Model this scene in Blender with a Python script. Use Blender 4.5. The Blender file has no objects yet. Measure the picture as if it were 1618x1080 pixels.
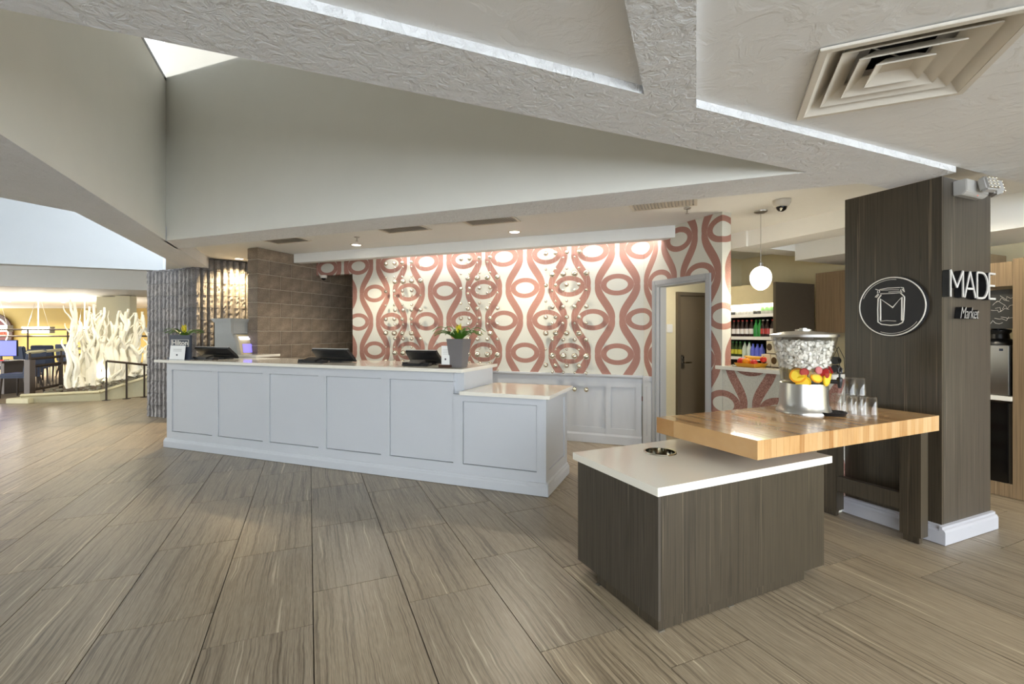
import bpy, bmesh, math, random
from math import sin, cos, pi, radians as R, atan2, sqrt
from mathutils import Vector, noise as mnoise
random.seed(7)
S = bpy.context.scene
C = bpy.context.collection
# ------------------------------------------------------------------ camera
F, CX, HY, H = 742.0, 809.0, 525.0, 1.4          # focal length / horizon in pixels of the 1618x1080 frame
cd = bpy.data.cameras.new('camera'); cam = bpy.data.objects.new('camera', cd); C.objects.link(cam)
cam.location = (0, 0, H); cam.rotation_euler = (R(90), 0, 0)
cd.sensor_width = 36; cd.lens = 36 * F / 1618; cd.shift_y = -15 / 1618; cd.clip_start = .05
S.camera = cam
# ------------------------------------------------------------------ light and exposure
w = bpy.data.worlds.new('world'); S.world = w; w.use_nodes = True
w.node_tree.nodes['Background'].inputs[0].default_value = (.87, .94, 1.0, 1)
w.node_tree.nodes['Background'].inputs[1].default_value = 5.4
S.view_settings.view_transform = 'Standard'; S.view_settings.look = 'None'
S.view_settings.gamma = 1; S.view_settings.use_curve_mapping = False
S.view_settings.exposure = .46
TH, TA = 23.4, -21.3                               # the two directions of the plan (45 degrees apart)
def sun(energy, elev, az):
    l = bpy.data.lights.new('sun', 'SUN'); l.energy = energy; l.angle = .015; l.color = (1, .97, .92)
    o = bpy.data.objects.new('sun', l); C.objects.link(o)
    d = Vector((cos(R(az)) * cos(R(elev)), sin(R(az)) * cos(R(elev)), -sin(R(elev))))
    o.rotation_euler = d.to_track_quat('-Z', 'Y').to_euler()
sun(2.4, .6, TH - 4)

# ------------------------------------------------------------------ helpers
class Fr:
    def __init__(s, x, y, a): s.x, s.y, s.a = x, y, a; s.c, s.s = cos(R(a)), sin(R(a))
    def w(s, lx, ly): return (s.x + s.c * lx - s.s * ly, s.y + s.s * lx + s.c * ly)
    def loc(s, X, Y): dx, dy = X - s.x, Y - s.y; return (s.c * dx + s.s * dy, -s.s * dx + s.c * dy)
    def colx(s, px, ly=0): r = (px - CX) / F; return (r * (s.y + s.c * ly) - s.x + s.s * ly) / (s.c - r * s.s)
    def coly(s, px, lx=0): r = (px - CX) / F; return (r * (s.y + s.s * lx) - s.x - s.c * lx) / (-s.s - r * s.c)
    def z(s, lx, ly, py): return H + (HY - py) * s.w(lx, ly)[1] / F
    def o(s, lx=0, ly=0, z=0): p = s.w(lx, ly); return (p[0], p[1], z)
def PX(px, py, z): Y = F * (z - H) / (HY - py); return ((px - CX) / F * Y, Y)
def PD(px, Y): return ((px - CX) / F * Y, Y)
T = Fr(0, 0, TH)
def lin(c): return tuple(((v / 255) / 12.92 if v / 255 < .04045 else ((v / 255 + .055) / 1.055) ** 2.4) for v in c)

class MB:
    def __init__(s): s.v = []; s.f = []
    def add(s, v, f): n = len(s.v); s.v += [tuple(p) for p in v]; s.f += [tuple(i + n for i in q) for q in f]; return s
    def box(s, x0, x1, y0, y1, z0, z1):
        return s.add([(x0, y0, z0), (x1, y0, z0), (x1, y1, z0), (x0, y1, z0), (x0, y0, z1), (x1, y0, z1), (x1, y1, z1), (x0, y1, z1)],
                     [(0, 3, 2, 1), (4, 5, 6, 7), (0, 1, 5, 4), (1, 2, 6, 5), (2, 3, 7, 6), (3, 0, 4, 7)])
    def prism(s, poly, z0, z1):
        n = len(poly); a = sum(poly[i][0] * poly[(i + 1) % n][1] - poly[(i + 1) % n][0] * poly[i][1] for i in range(n))
        if a < 0: poly = poly[::-1]
        return s.add([(x, y, z0) for x, y in poly] + [(x, y, z1) for x, y in poly],
                     [tuple(range(n - 1, -1, -1)), tuple(range(n, 2 * n))] + [(i, (i + 1) % n, n + (i + 1) % n, n + i) for i in range(n)])
    def extr(s, poly, y0, y1):        # polygon in x,z extruded along y
        m = MB().prism(poly, y0, y1); return s.add([(x, z, y) for x, y, z in m.v], [q[::-1] for q in m.f])
    def extrx(s, poly, x0, x1):       # polygon in y,z extruded along x
        m = MB().prism(poly, x0, x1); return s.add([(z, x, y) for x, y, z in m.v], m.f)
    def lathe(s, prof, n=20, c=(0, 0, 0), cap=True):
        v = []; f = []; k = len(prof)
        for i in range(n):
            a = 2 * pi * i / n
            v += [(c[0] + r * cos(a), c[1] + r * sin(a), c[2] + z) for r, z in prof]
        for i in range(n):
            j = (i + 1) % n
            f += [(i * k + q, j * k + q, j * k + q + 1, i * k + q + 1) for q in range(k - 1)]
        if cap:
            if prof[0][0] > 1e-6: f.append(tuple(i * k for i in range(n - 1, -1, -1)))
            if prof[-1][0] > 1e-6: f.append(tuple(i * k + k - 1 for i in range(n)))
        return s.add(v, f)
    def tube(s, pts, r, n=8, cap=True):
        pts = [Vector(p) for p in pts]; rr = r if isinstance(r, (list, tuple)) else [r] * len(pts)
        v = []; up = None
        for i, p in enumerate(pts):
            d = (pts[min(i + 1, len(pts) - 1)] - pts[max(i - 1, 0)]).normalized()
            if up is None: up = Vector((0, 0, 1)) if abs(d.z) < .9 else Vector((1, 0, 0))
            a = d.cross(up).normalized(); b = a.cross(d).normalized(); up = b
            v += [tuple(p + (a * cos(2 * pi * k / n) + b * sin(2 * pi * k / n)) * rr[i]) for k in range(n)]
        m = len(pts); f = []
        for i in range(m - 1): f += [(i * n + k, i * n + (k + 1) % n, (i + 1) * n + (k + 1) % n, (i + 1) * n + k) for k in range(n)]
        if cap: f += [tuple(range(n - 1, -1, -1)), tuple((m - 1) * n + k for k in range(n))]
        return s.add(v, f)
    def sphere(s, c, r, n=14, m=9, sz=1):
        prof = [(max(r * sin(pi * i / m), 0), -r * sz * cos(pi * i / m)) for i in range(m + 1)]
        return s.lathe(prof, n, c, cap=False)
    def build(s, name, mt, par=None, bevel=0, smooth=False, seg=2):
        me = bpy.data.meshes.new(name); me.from_pydata(s.v, [], s.f)
        bm = bmesh.new(); bm.from_mesh(me)
        bmesh.ops.remove_doubles(bm, verts=bm.verts, dist=1e-6)
        bmesh.ops.recalc_face_normals(bm, faces=bm.faces)
        if bevel:
            bmesh.ops.bevel(bm, geom=[e for e in bm.edges if len(e.link_faces) == 2 and e.calc_face_angle() > .5], offset=bevel, segments=seg, affect='EDGES', clamp_overlap=True)
        bm.to_mesh(me); bm.free()
        if smooth:
            me.shade_smooth()
            try: me.set_sharp_from_angle(angle=R(40))
            except Exception: pass
        if mt: me.materials.append(mt)
        o = bpy.data.objects.new(name, me); C.objects.link(o)
        if par: o.parent = par
        return o
def thing(name, label, cat, loc=(0, 0, 0), rz=0, group=None, tilt=None):
    o = bpy.data.objects.new(name, None); C.objects.link(o); o.empty_display_size = .1
    o.location = loc; o.rotation_euler = (tilt or 0, 0, R(rz)); tag(o, label, cat, group); return o
def tag(o, label, cat, group=None, loc=None, rz=None):
    o['label'] = label; o['category'] = cat
    if group: o['group'] = group
    if loc: o.location = loc
    if rz is not None: o.rotation_euler = (0, 0, R(rz))
    return o
def struct(name, mb, mt, fr=None, par=None, bevel=0):
    o = mb.build(name, mt, par, bevel)
    if fr: o.location = (fr.x, fr.y, 0); o.rotation_euler = (0, 0, R(fr.a))
    o['kind'] = 'structure'; return o
def dup(root, loc=None, rz=None, label=None):
    r = root.copy(); C.objects.link(r)
    if loc: r.location = loc
    if rz is not None: r.rotation_euler = (0, 0, R(rz))
    if label: r['label'] = label
    for ch in root.children:
        c = ch.copy(); C.objects.link(c); c.parent = r
        for g in ch.children:
            d = g.copy(); C.objects.link(d); d.parent = c
    return r

# ------------------------------------------------------------------ materials
class NT:
    def __init__(s, name):
        s.m = bpy.data.materials.new(name); s.m.use_nodes = True; s.t = s.m.node_tree; s.b = s.t.nodes['Principled BSDF']
    def n(s, typ, **kw):
        o = s.t.nodes.new(typ)
        for k, v in kw.items(): setattr(o, k, v)
        return o
    def l(s, a, b): s.t.links.new(a, b)
    def val(s, inp, v):
        if hasattr(v, 'is_linked') or hasattr(v, 'links'): s.l(v, inp)
        else: inp.default_value = v
    def math(s, op, a, b=0.0, c=None):
        o = s.n('ShaderNodeMath', operation=op); s.val(o.inputs[0], a); s.val(o.inputs[1], b)
        if c is not None: s.val(o.inputs[2], c)
        return o.outputs[0]
    def noise(s, vec, scale, detail=4, rough=.55, dist=0):
        o = s.n('ShaderNodeTexNoise'); s.l(vec, o.inputs['Vector']); o.inputs['Scale'].default_value = scale
        o.inputs['Detail'].default_value = detail; o.inputs['Roughness'].default_value = rough; o.inputs['Distortion'].default_value = dist
        return o.outputs['Fac']
    def obj(s): return s.n('ShaderNodeTexCoord').outputs['Object']
    def mapping(s, vec, sc=(1, 1, 1), rot=(0, 0, 0)):
        o = s.n('ShaderNodeMapping'); s.l(vec, o.inputs[0]); o.inputs['Scale'].default_value = sc; o.inputs['Rotation'].default_value = rot; return o.outputs[0]
    def ramp(s, fac, stops):
        o = s.n('ShaderNodeValToRGB'); s.l(fac, o.inputs[0]); e = o.color_ramp.elements
        while len(e) < len(stops): e.new(.5)
        for q, (p, c) in zip(e, stops): q.position = p; q.color = tuple(c) + (1,)
        return o.outputs[0]
    def mix(s, fac, a, b, blend='MIX'):
        o = s.n('ShaderNodeMix', data_type='RGBA', blend_type=blend); s.val(o.inputs[0], fac)
        for i, v in ((6, a), (7, b)):
            if isinstance(v, tuple): o.inputs[i].default_value = v + (1,)
            else: s.l(v, o.inputs[i])
        return o.outputs[2]
    def bump(s, h, strength, dist=.02):
        o = s.n('ShaderNodeBump'); s.l(h, o.inputs['Height']); o.inputs['Strength'].default_value = strength; o.inputs['Distance'].default_value = dist
        s.l(o.outputs[0], s.b.inputs['Normal'])
    def set(s, color=None, rough=None, metal=None, spec=None, trans=None, emit=None, es=1, alpha=None, coat=None):
        b = s.b.inputs
        if color is not None:
            if isinstance(color, tuple): b['Base Color'].default_value = color + (1,)
            else: s.l(color, b['Base Color'])
        for k, v in (('Roughness', rough), ('Metallic', metal), ('Specular IOR Level', spec), ('Transmission Weight', trans), ('Alpha', alpha), ('Coat Weight', coat)):
            if v is not None: s.val(b[k], v)
        if emit: b['Emission Color'].default_value = emit + (1,); b['Emission Strength'].default_value = es
        return s.m
def plain(name, rgb, rough=.5, metal=0, vary=.06, scale=14, bump=0, bs=60, emit=None, es=1, spec=None, coat=None):
    t = NT(name); c = lin(rgb); v = t.obj(); f = t.noise(v, scale, 3)
    col = t.mix(f, tuple(x * (1 - vary) for x in c), tuple(min(1, x * (1 + vary)) for x in c))
    if bump: t.bump(t.noise(v, bs, 4), bump, .006)
    return t.set(col, rough, metal, spec, emit=emit, es=es, coat=coat)
def stucco(name, rgb, heavy):
    t = NT(name); v = t.obj(); c = lin(rgb)
    a = t.noise(v, 16 if heavy else 7, 5, .6, .7); b = t.noise(v, 70, 3)
    flat = t.ramp(a, [(.44, (0, 0, 0)), (.56, (1, 1, 1))])
    h = t.math('ADD', flat, t.math('MULTIPLY', b, .5 if heavy else .25))
    t.bump(h, .5 if heavy else .18, .02 if heavy else .012)
    return t.set(t.mix(t.noise(v, 2.5, 3), tuple(x * .95 for x in c), tuple(min(1, x * 1.04) for x in c)), .85)
def tile_mat():
    t = NT('striped_stone_tile'); v = t.obj(); rnd = t.n('ShaderNodeObjectInfo').outputs['Random']
    off = t.n('ShaderNodeCombineXYZ'); t.l(t.math('MULTIPLY', rnd, 91), off.inputs[0]); t.l(t.math('MULTIPLY', rnd, 37), off.inputs[1])
    va = t.n('ShaderNodeVectorMath', operation='ADD'); t.l(v, va.inputs[0]); t.l(off.outputs[0], va.inputs[1]); p = va.outputs[0]
    wob = t.math('MULTIPLY', t.math('SUBTRACT', t.noise(t.mapping(p, (1.6, 2.0, 1)), 1.6, 2), .5), .035)
    sep = t.n('ShaderNodeSeparateXYZ'); t.l(p, sep.inputs[0])
    cx = t.n('ShaderNodeCombineXYZ'); t.l(t.math('ADD', sep.outputs[0], wob), cx.inputs[0]); t.l(t.math('MULTIPLY', sep.outputs[1], .014), cx.inputs[1])
    a = t.noise(cx.outputs[0], 62, 4, .6); b = t.noise(cx.outputs[0], 14, 2)
    fine = t.noise(t.mapping(p, (1, .06, 1)), 260, 2)
    f = t.math('ADD', t.math('MULTIPLY', a, .76), t.math('MULTIPLY', b, .24))
    col = t.ramp(f, [(.37, lin((72, 62, 50))), (.45, lin((124, 112, 95))), (.52, lin((160, 148, 128))), (.57, lin((120, 107, 90))), (.65, lin((212, 200, 176)))])
    col = t.mix(.30, col, t.ramp(fine, [(.3, lin((110, 98, 80))), (.7, lin((182, 168, 144)))]))
    col = t.mix(1.0, col, t.ramp(rnd, [(0, (.88, .88, .9)), (1, (1.06, 1.03, .98))]), 'MULTIPLY')
    t.bump(a, .05, .004)
    return t.set(col, t.math('ADD', .27, t.math('MULTIPLY', a, .14)), 0, .5)
def zebra(name, c0, c1, c2, rough=.35):
    t = NT(name); v = t.obj(); p = t.mapping(v, (1, 1, .012))
    a = t.noise(p, 55, 4, .62); b = t.noise(p, 12, 2)
    f = t.math('ADD', t.math('MULTIPLY', a, .72), t.math('MULTIPLY', b, .3))
    col = t.ramp(f, [(.36, lin(c0)), (.5, lin(c1)), (.57, lin(c0)), (.66, lin(c2))])
    t.bump(a, .06, .003)
    return t.set(col, rough, 0, .5)
def wallpaper(name, x0):
    W, HH = .614, .436
    t = NT(name); v = t.obj(); sp = t.n('ShaderNodeSeparateXYZ'); t.l(v, sp.inputs[0])
    p = t.math('DIVIDE', t.math('SUBTRACT', t.math('ADD', sp.outputs[0], sp.outputs[1]), x0), W)
    q = t.math('DIVIDE', t.math('SUBTRACT', sp.outputs[2], 2.0), HH)
    xf = t.math('ABSOLUTE', t.math('SUBTRACT', t.math('FRACT', t.math('ADD', p, 20.5)), .5))
    cq = t.math('COSINE', t.math('MULTIPLY', q, pi))
    L = t.math('ADD', .25, t.math('MULTIPLY', cq, .148))
    slope = t.math('MULTIPLY', t.math('ABSOLUTE', t.math('SINE', t.math('MULTIPLY', q, pi))), .040)
    line = t.math('LESS_THAN', t.math('ABSOLUTE', t.math('SUBTRACT', xf, L)), t.math('ADD', .056, slope))
    def ring(dx, zq):                  # dx in W units, zq in row units
        x2 = t.math('MULTIPLY', dx, dx); z2 = t.math('MULTIPLY', zq, zq)
        o = t.math('ADD', t.math('MULTIPLY', x2, (W / .207) ** 2), t.math('MULTIPLY', z2, (HH / .136) ** 2))
        i = t.math('ADD', t.math('MULTIPLY', x2, (W / .132) ** 2), t.math('MULTIPLY', z2, (HH / .076) ** 2))
        return t.math('MULTIPLY', t.math('LESS_THAN', o, 1), t.math('GREATER_THAN', i, 1))
    def fold(a): return t.math('SUBTRACT', t.math('MULTIPLY', t.math('FRACT', t.math('ADD', t.math('MULTIPLY', a, .5), 10.5)), 2), 1)
    r1 = ring(xf, fold(q)); r2 = ring(t.math('SUBTRACT', .5, xf), fold(t.math('ADD', q, 1)))
    m = t.math('MAXIMUM', line, t.math('MAXIMUM', r1, r2))
    g = t.noise(v, 170, 2)
    red = t.ramp(g, [(.36, lin((120, 78, 67))), (.5, lin((156, 109, 96))), (.64, lin((194, 153, 139)))])
    crm = t.ramp(g, [(.35, lin((192, 191, 180))), (.65, lin((216, 215, 204)))])
    t.bump(g, .12, .003)
    return t.set(t.mix(m, crm, red), .6)
def cmu(name, cols, bumpy=.5):
    t = NT(name); v = t.obj(); rnd = t.n('ShaderNodeObjectInfo').outputs['Random']
    g = t.noise(v, 95, 4, .7); b = t.noise(v, 7, 2)
    col = t.ramp(t.math('ADD', t.math('MULTIPLY', g, .7), t.math('MULTIPLY', b, .3)), [(.36, lin(cols[0])), (.5, lin(cols[1])), (.64, lin(cols[2]))])
    col = t.mix(1.0, col, t.ramp(rnd, [(0, (.86, .86, .88)), (1, (1.1, 1.07, 1.03))]), 'MULTIPLY')
    t.bump(g, bumpy, .006)
    return t.set(col, .8)
def stave_mat():
    t = NT('butcher_block_maple'); v = t.obj(); rnd = t.n('ShaderNodeObjectInfo').outputs['Random']
    a = t.noise(t.mapping(v, (1, .05, .06)), 60, 4); 
    col = t.ramp(rnd, [(0, lin((158, 108, 56))), (.3, lin((196, 152, 98))), (.65, lin((210, 174, 126))), (1, lin((174, 126, 72)))])
    col = t.mix(.3, col, t.ramp(a, [(.35, lin((164, 114, 62))), (.65, lin((208, 168, 116)))]))
    return t.set(col, .16, 0, .5, coat=.4)
def glassy(name, tint=(1, 1, 1), base=.06, edge=.5, rough=.02):
    t = NT(name); t.t.nodes.remove(t.b); out = [n for n in t.t.nodes if n.type == 'OUTPUT_MATERIAL'][0]
    tr = t.n('ShaderNodeBsdfTransparent'); tr.inputs[0].default_value = tint + (1,)
    gl = t.n('ShaderNodeBsdfGlossy'); gl.inputs['Roughness'].default_value = rough
    lw = t.n('ShaderNodeLayerWeight'); lw.inputs[0].default_value = .35
    fac = t.math('ADD', base, t.math('MULTIPLY', lw.outputs['Facing'], edge))
    mx = t.n('ShaderNodeMixShader'); t.l(fac, mx.inputs[0]); t.l(tr.outputs[0], mx.inputs[1]); t.l(gl.outputs[0], mx.inputs[2]); t.l(mx.outputs[0], out.inputs[0])
    return t.m
def emit(name, rgb, st): return plain(name, rgb, .5, emit=lin(rgb), es=st)
M = dict(
    tile=tile_mat(), grout=plain('dark_grout', (60, 54, 48), .9), beam=stucco('heavy_stucco', (226, 228, 231), True), panel=stucco('light_stucco', (229, 229, 228), False),
    plaster=plain('smooth_plaster', (230, 229, 222), .85, bump=.12, bs=25, vary=.03, scale=3), cream=plain('cream_paint', (226, 216, 182), .8, bump=.08, vary=.03), white=plain('white_paint', (232, 232, 229), .7, vary=.02, bump=.05),
    desk=plain('grey_lacquer', (197, 200, 205), .42, vary=.02, scale=4), quartz=plain('white_quartz', (236, 232, 220), .12, vary=.02, scale=90, coat=.3),
    zeb=zebra('lit_zebra_laminate', (50, 45, 39), (76, 69, 60), (108, 99, 87)), zebd=zebra('shaded_zebra_laminate', (46, 40, 32), (68, 60, 48), (98, 87, 70), .3), zebl=zebra('light_zebra_laminate', (116, 96, 72), (142, 120, 92), (162, 140, 112), .4),  # zeb, zebd: one laminate, tones split for its lit and shaded faces
    wp_back=wallpaper('loop_wallpaper', 0), wp_door=wallpaper('loop_wallpaper_door', .90),
    cmu=cmu('brown_block', ((92, 80, 68), (126, 112, 96), (158, 144, 126))), mortar=plain('mortar', (168, 158, 142), .9, bump=.3), mortar_dark=plain('mortar_grey', (96, 94, 92), .9, bump=.3),
    split=cmu('split_face_block', ((90, 88, 88), (124, 122, 122), (152, 150, 148)), .8), stave=stave_mat(),
    chrome=plain('chrome', (225, 220, 205), .07, 1, vary=.01), steel=plain('brushed_steel', (190, 188, 184), .28, 1, vary=.03), dsteel=plain('dark_steel', (110, 104, 94), .35, .8),
    black=plain('black_plastic', (24, 25, 28), .38), blackgl=plain('black_glass', (10, 10, 11), .12), dark=plain('dark_void', (12, 12, 12), .9), bronze=plain('bronze_rail', (58, 46, 36), .45, .3),
    navy=plain('navy_board', (44, 52, 68), .5), paper=plain('paper_card', (240, 240, 238), .6, vary=.01), pot=plain('grey_pot', (112, 108, 108), .5), leaf=plain('green_leaf', (72, 116, 34), .45, vary=.35, scale=8), bract=plain('yellow_bract', (226, 210, 50), .45, vary=.15),
    wood=plain('dark_wood', (66, 40, 28), .45), base=plain('base_paint', (172, 172, 178), .5, vary=.02), casing=plain('casing_paint', (168, 170, 172), .45, vary=.02), door=plain('taupe_door', (112, 100, 82), .45, vary=.04), dframe=plain('door_frame', (98, 88, 72), .5),
    disc=plain('sign_black', (38, 38, 40), .5), line=plain('sign_white', (226, 222, 212), .5), lampw=emit('lamp_white', (255, 246, 226), 9), pend=emit('pendant_glass', (255, 244, 220), 5), strip=emit('strip_light', (255, 246, 232), 5),
    gold=plain('gold_wall', (168, 142, 78), .7, vary=.05, scale=2), carpet=plain('carpet', (128, 110, 86), .95, vary=.3, scale=5, bump=.3, bs=200), drift=plain('white_driftwood', (246, 241, 224), .6, bump=.3, bs=40), stone=plain('planter_stone', (202, 194, 160), .7, vary=.08), pebble=plain('pebble', (110, 106, 92), .8, vary=.2),
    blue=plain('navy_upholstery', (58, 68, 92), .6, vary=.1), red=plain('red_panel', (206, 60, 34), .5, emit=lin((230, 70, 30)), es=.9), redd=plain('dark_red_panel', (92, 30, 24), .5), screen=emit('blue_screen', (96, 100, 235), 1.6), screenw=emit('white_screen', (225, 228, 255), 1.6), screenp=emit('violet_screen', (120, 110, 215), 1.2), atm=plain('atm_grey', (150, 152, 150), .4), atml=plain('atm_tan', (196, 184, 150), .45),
    glass=glassy('clear_glass', (.985, .99, .985), .05, .42), acrylic=glassy('clear_acrylic', (.98, .98, .97), .04, .25), rim=plain('vent_white', (216, 210, 198), .5, vary=.02), grey=plain('unit_grey', (176, 174, 170), .45), sign_grey=plain('letter_face', (206, 204, 200), .4), chalk=plain('chalkboard', (52, 52, 50), .7), soil=plain('soil', (50, 40, 30), .9),
)
t = NT('ice'); M['ice'] = t.set(lin((246, 243, 236)), .45, 0, .4, trans=.06)
t = NT('lemon_water'); M['water'] = t.set(lin((250, 226, 150)), .05, 0, .5, trans=.9)
def colmat(n, rgb, rough=.35): 
    if n not in M: M[n] = plain(n, rgb, rough, vary=.05)
    return M[n]
def spot(par, z, power, size=2.4, blend=.6, color=(1, .90, .72), r=.05):
    l = bpy.data.lights.new('lamp', 'SPOT'); l.energy = power; l.spot_size = size; l.spot_blend = blend; l.color = color; l.shadow_soft_size = r
    o = bpy.data.objects.new('lamp', l); C.objects.link(o); o.parent = par; o.location = (0, 0, z); return o

# ------------------------------------------------------------------ plan
Wp = Wf = Fr(.746, 6.11, TA)                                   # wallpaper wall, origin under an oval
cx_corner = Wf.colx(1017); Dx, Dy = Wf.w(cx_corner, 0)
Df = Fr(Dx, Dy, TH - 90)                                       # door wall, x runs towards the column
ZL, ZC = 2.44, 2.604                                           # beam soffit and desk ceiling
c1 = PX(262, 380, ZL); c2 = PX(1275, 272, ZL)
U1, V1 = T.loc(*c1); U2, V2 = T.loc(*c2)
Cf = Fr(c1[0], c1[1], math.degrees(atan2(c2[1] - c1[1], c2[0] - c1[0])))   # coffer long side
CL = sqrt((c2[0] - c1[0]) ** 2 + (c2[1] - c1[1]) ** 2)
VB = 1.655                                                     # near edge of the wide beam
# ------------------------------------------------------------------ floor of striped tiles
fl = struct('floor', MB().box(-14, 12, -6, 30, -.14, -.012), M['grout'], T)
TU, TV, G = .4557, .9115, .005
def pxy(X, Y, Z=0): return (CX + F * X / Y, HY - (Z - H) * F / Y)
cand = []
for i in range(-20, 18):
    for j in range(-4, 16):
        uu = .02 + i * TU; vv = (2.750 if i % 2 == 0 else 2.449) + (j - 3) * TV
        ce = T.w(uu + TU / 2, vv + TV / 2)
        if vv > 12.3 or vv < -1.2: continue
        pts = [T.w(uu + a * TU, vv + b * TV) for a in (0, 1) for b in (0, 1)]
        area = 0
        if all(p[1] > .6 for p in pts):
            q = [pxy(*p) for p in pts]
            if max(a for a, b in q) > 0 and min(a for a, b in q) < 1618 and min(b for a, b in q) < 1080:
                area = TU * TV / ce[1] ** 3
                lf = Df.loc(*ce)
                if Wf.loc(*ce)[1] > .3: area *= .02
        elif ce[1] > .5 and abs(ce[0]) < ce[1] * 1.3: area = .001
        cand.append((area, uu, vv))
cand.sort(reverse=True)
tm = None; rest = MB()
def tb(m, x, y): return m.box(x + G / 2, x + TU - G / 2, y + G / 2, y + TV - G / 2, -.012, 0)
for k, (a, uu, vv) in enumerate(cand):
    if k < 298 and a > .0004:
        if tm is None:
            o = MB().box(-TU / 2 + G / 2, TU / 2 - G / 2, -TV / 2 + G / 2, TV / 2 - G / 2, -.012, 0).build('tile', M['tile'], fl); tm = o.data
        else: o = bpy.data.objects.new('tile', tm); C.objects.link(o); o.parent = fl
        o.location = (uu + TU / 2, vv + TV / 2, 0)
    else: tb(rest, uu, vv)
o = rest.build('tile', M['tile'], fl); o['kind'] = 'stuff'
car = struct('floor_carpet', MB().prism([(-22, 12.5), (-3, 12.5), (-1.5, 26), (-22, 26)], -.011, .004), M['carpet'], T)

# ------------------------------------------------------------------ ceiling, beams and skylight wells
nb = MB().box(-9, 8, -2.4, VB, 2.478, 2.60)
ceil = struct('ceiling', nb, M['panel'], T)
def beam(poly, z0=ZL, z1=2.62, mt='beam', bev=0):
    o = MB().prism(poly, z0, z1).build('ceiling_beam', M[mt], ceil, bev); return o
bk = [T.loc(*Cf.w(x, .40)) for x in (-.1, CL + 1.2)]
def on_bk(v): (a, b), (c, d) = bk; return a + (c - a) * (v - b) / (d - b)
uk = on_bk(V2)
beam([(-9, VB), (3.86, VB), (3.86, V2), (-9, V2)])
beam([T.loc(*Cf.w(-.04, .001)), (U2, V2), (uk, V2), (U1 - .02, bk[0][1] + (U1 - .02 - bk[0][0]) * (bk[1][1] - bk[0][1]) / (bk[1][0] - bk[0][0]))])
e1 = T.loc(*PX(118, 334.5, ZL)); UL = e1[0]
beam([(UL, -2.4), (U1, -2.4), (U1, 9.42), (UL, 9.62)])
beam([(UL, e1[1]), (UL, -2.4), (UL - e1[1] - 2.4, -2.4)])
a0 = T.loc(*PX(1017, 150, ZL)); a1 = T.loc(*PX(985, 0, ZL)); b0 = T.loc(*PX(1100, 170, ZL)); b1 = T.loc(*PX(1100, 0, ZL))
def ext(p, q, k): return (p[0] + (q[0] - p[0]) * k, p[1] + (q[1] - p[1]) * k)
beam([(a0[0], VB), ext(a0, a1, 5), ext(b0, b1, 5), (b0[0], VB)], ZL, 2.60)
dk = struct('ceiling_desk', MB().prism([(U1 - .1, V1 + .64), T.loc(*Cf.w(.1, .395)), (uk, V2), (3.86, V2), (3.86, 1.70), (9, 1.70), (9, 12), (U1 - .1, 12)], ZC, ZC + .1), M['white'], T)
WT = 5.3
wl = struct('wall_well', MB().box(-.02, CL + .05, 0, .12, 2.60, WT), M['plaster'], Cf)
MB().box(.02, CL - .02, -.002, .1, ZL + .001, 2.62).build('well_edge', M['plaster'], wl)
wl2 = struct('wall_well_left', MB().box(UL + .02, U1, V2 - .1, V1 + .0, 2.60, 4.25), M['plaster'], T)
MB().box(U1 - .06, U1 + .004, V2 - .1, V1 - .004, 4.25, 4.285).build('window_sill', M['black'], wl2)
MB().box(U1 - .1, U1 - .04, V1 - 1.25, V1 - 1.19, 4.28, WT).build('mullion', M['black'], wl2)
MB().box(U1 - .02, U1 + .002, V2, V1 - .02, ZL + .001, 2.62).build('well_edge', M['plaster'], wl2)
struct('wall_well_near', MB().box(U1 - .3, U2 + .1, V2 - .12, V2, 2.60, WT), M['plaster'], T)
struct('ceiling_well', MB().prism([(U1 - .3, V2 - .12), (U2 + .25, V2 - .12), (U1 - .3, V1 + .4)], WT, WT + .1), M['white'], T)
struct('wall_fascia', MB().box(-14, -2.25, 9.58, 9.75, ZL, WT), plain('dimmed_plaster', (188, 193, 198), .85, bump=.12, bs=25, vary=.03, scale=3), T)  # smooth plaster in a darker tone, offsetting surplus light on the fascia
struct('wall_sun_block', MB().box(-11.2, -11, -2.4, 9.6, 0, 4.33), M['plaster'], T)  # unseen wall added to block the low sun, top height set for light
struct('wall_well_block', MB().box(-11, U1 - .3, -2.6, -2.4, 2.5, WT), M['plaster'], T)  # unseen wall added to keep daylight out of the left well
struct('wall_daylight_block', MB().box(-11, -4.2, -2.6, -2.4, 0, 2.5), M['plaster'], T)  # unseen wall added to narrow the daylight and dim the fascia
struct('ceiling_well_block', MB().prism([(U1 - .3, -2.4), (U1 - .3, 9.75), (-11.2, 9.75), (-11.2, -2.4)], WT, WT + .1), M['white'], T)  # unseen roof added so open sky does not blow out the fascia
struct('wall_right', MB().box(8, 8.15, -6, 12, 0, ZC), M['cream'], T)
# restaurant shell
struct('ceiling_restaurant', MB().box(-22, 3, 9.7, 14.2, 2.90, 3.0), M['white'], T)
struct('trim_1', MB().box(-22, 3, 14.2, 14.5, 2.44, 3.0), M['white'], T)
struct('ceiling_lounge', MB().box(-26, 3, 14.5, 30, 2.55, 2.65), M['white'], T)
struct('wall_gold', MB().box(-34, 3, 22.3, 22.5, -.01, 2.56), M['gold'])
struct('wall_lounge_left', MB().box(-33, -32.8, 4, 23, -.01, 2.9), M['cream'])

# ------------------------------------------------------------------ wallpaper wall
xl = Wf.colx(500); xo = Wf.colx(557); xr = cx_corner
wb = MB().box(xo, xr + .12, 0, .12, 0, ZC).box(xl, xo, 0, .12, 2.325, ZC)
wall_back = struct('wall_back', wb, M['wp_back'], Wf)
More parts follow.
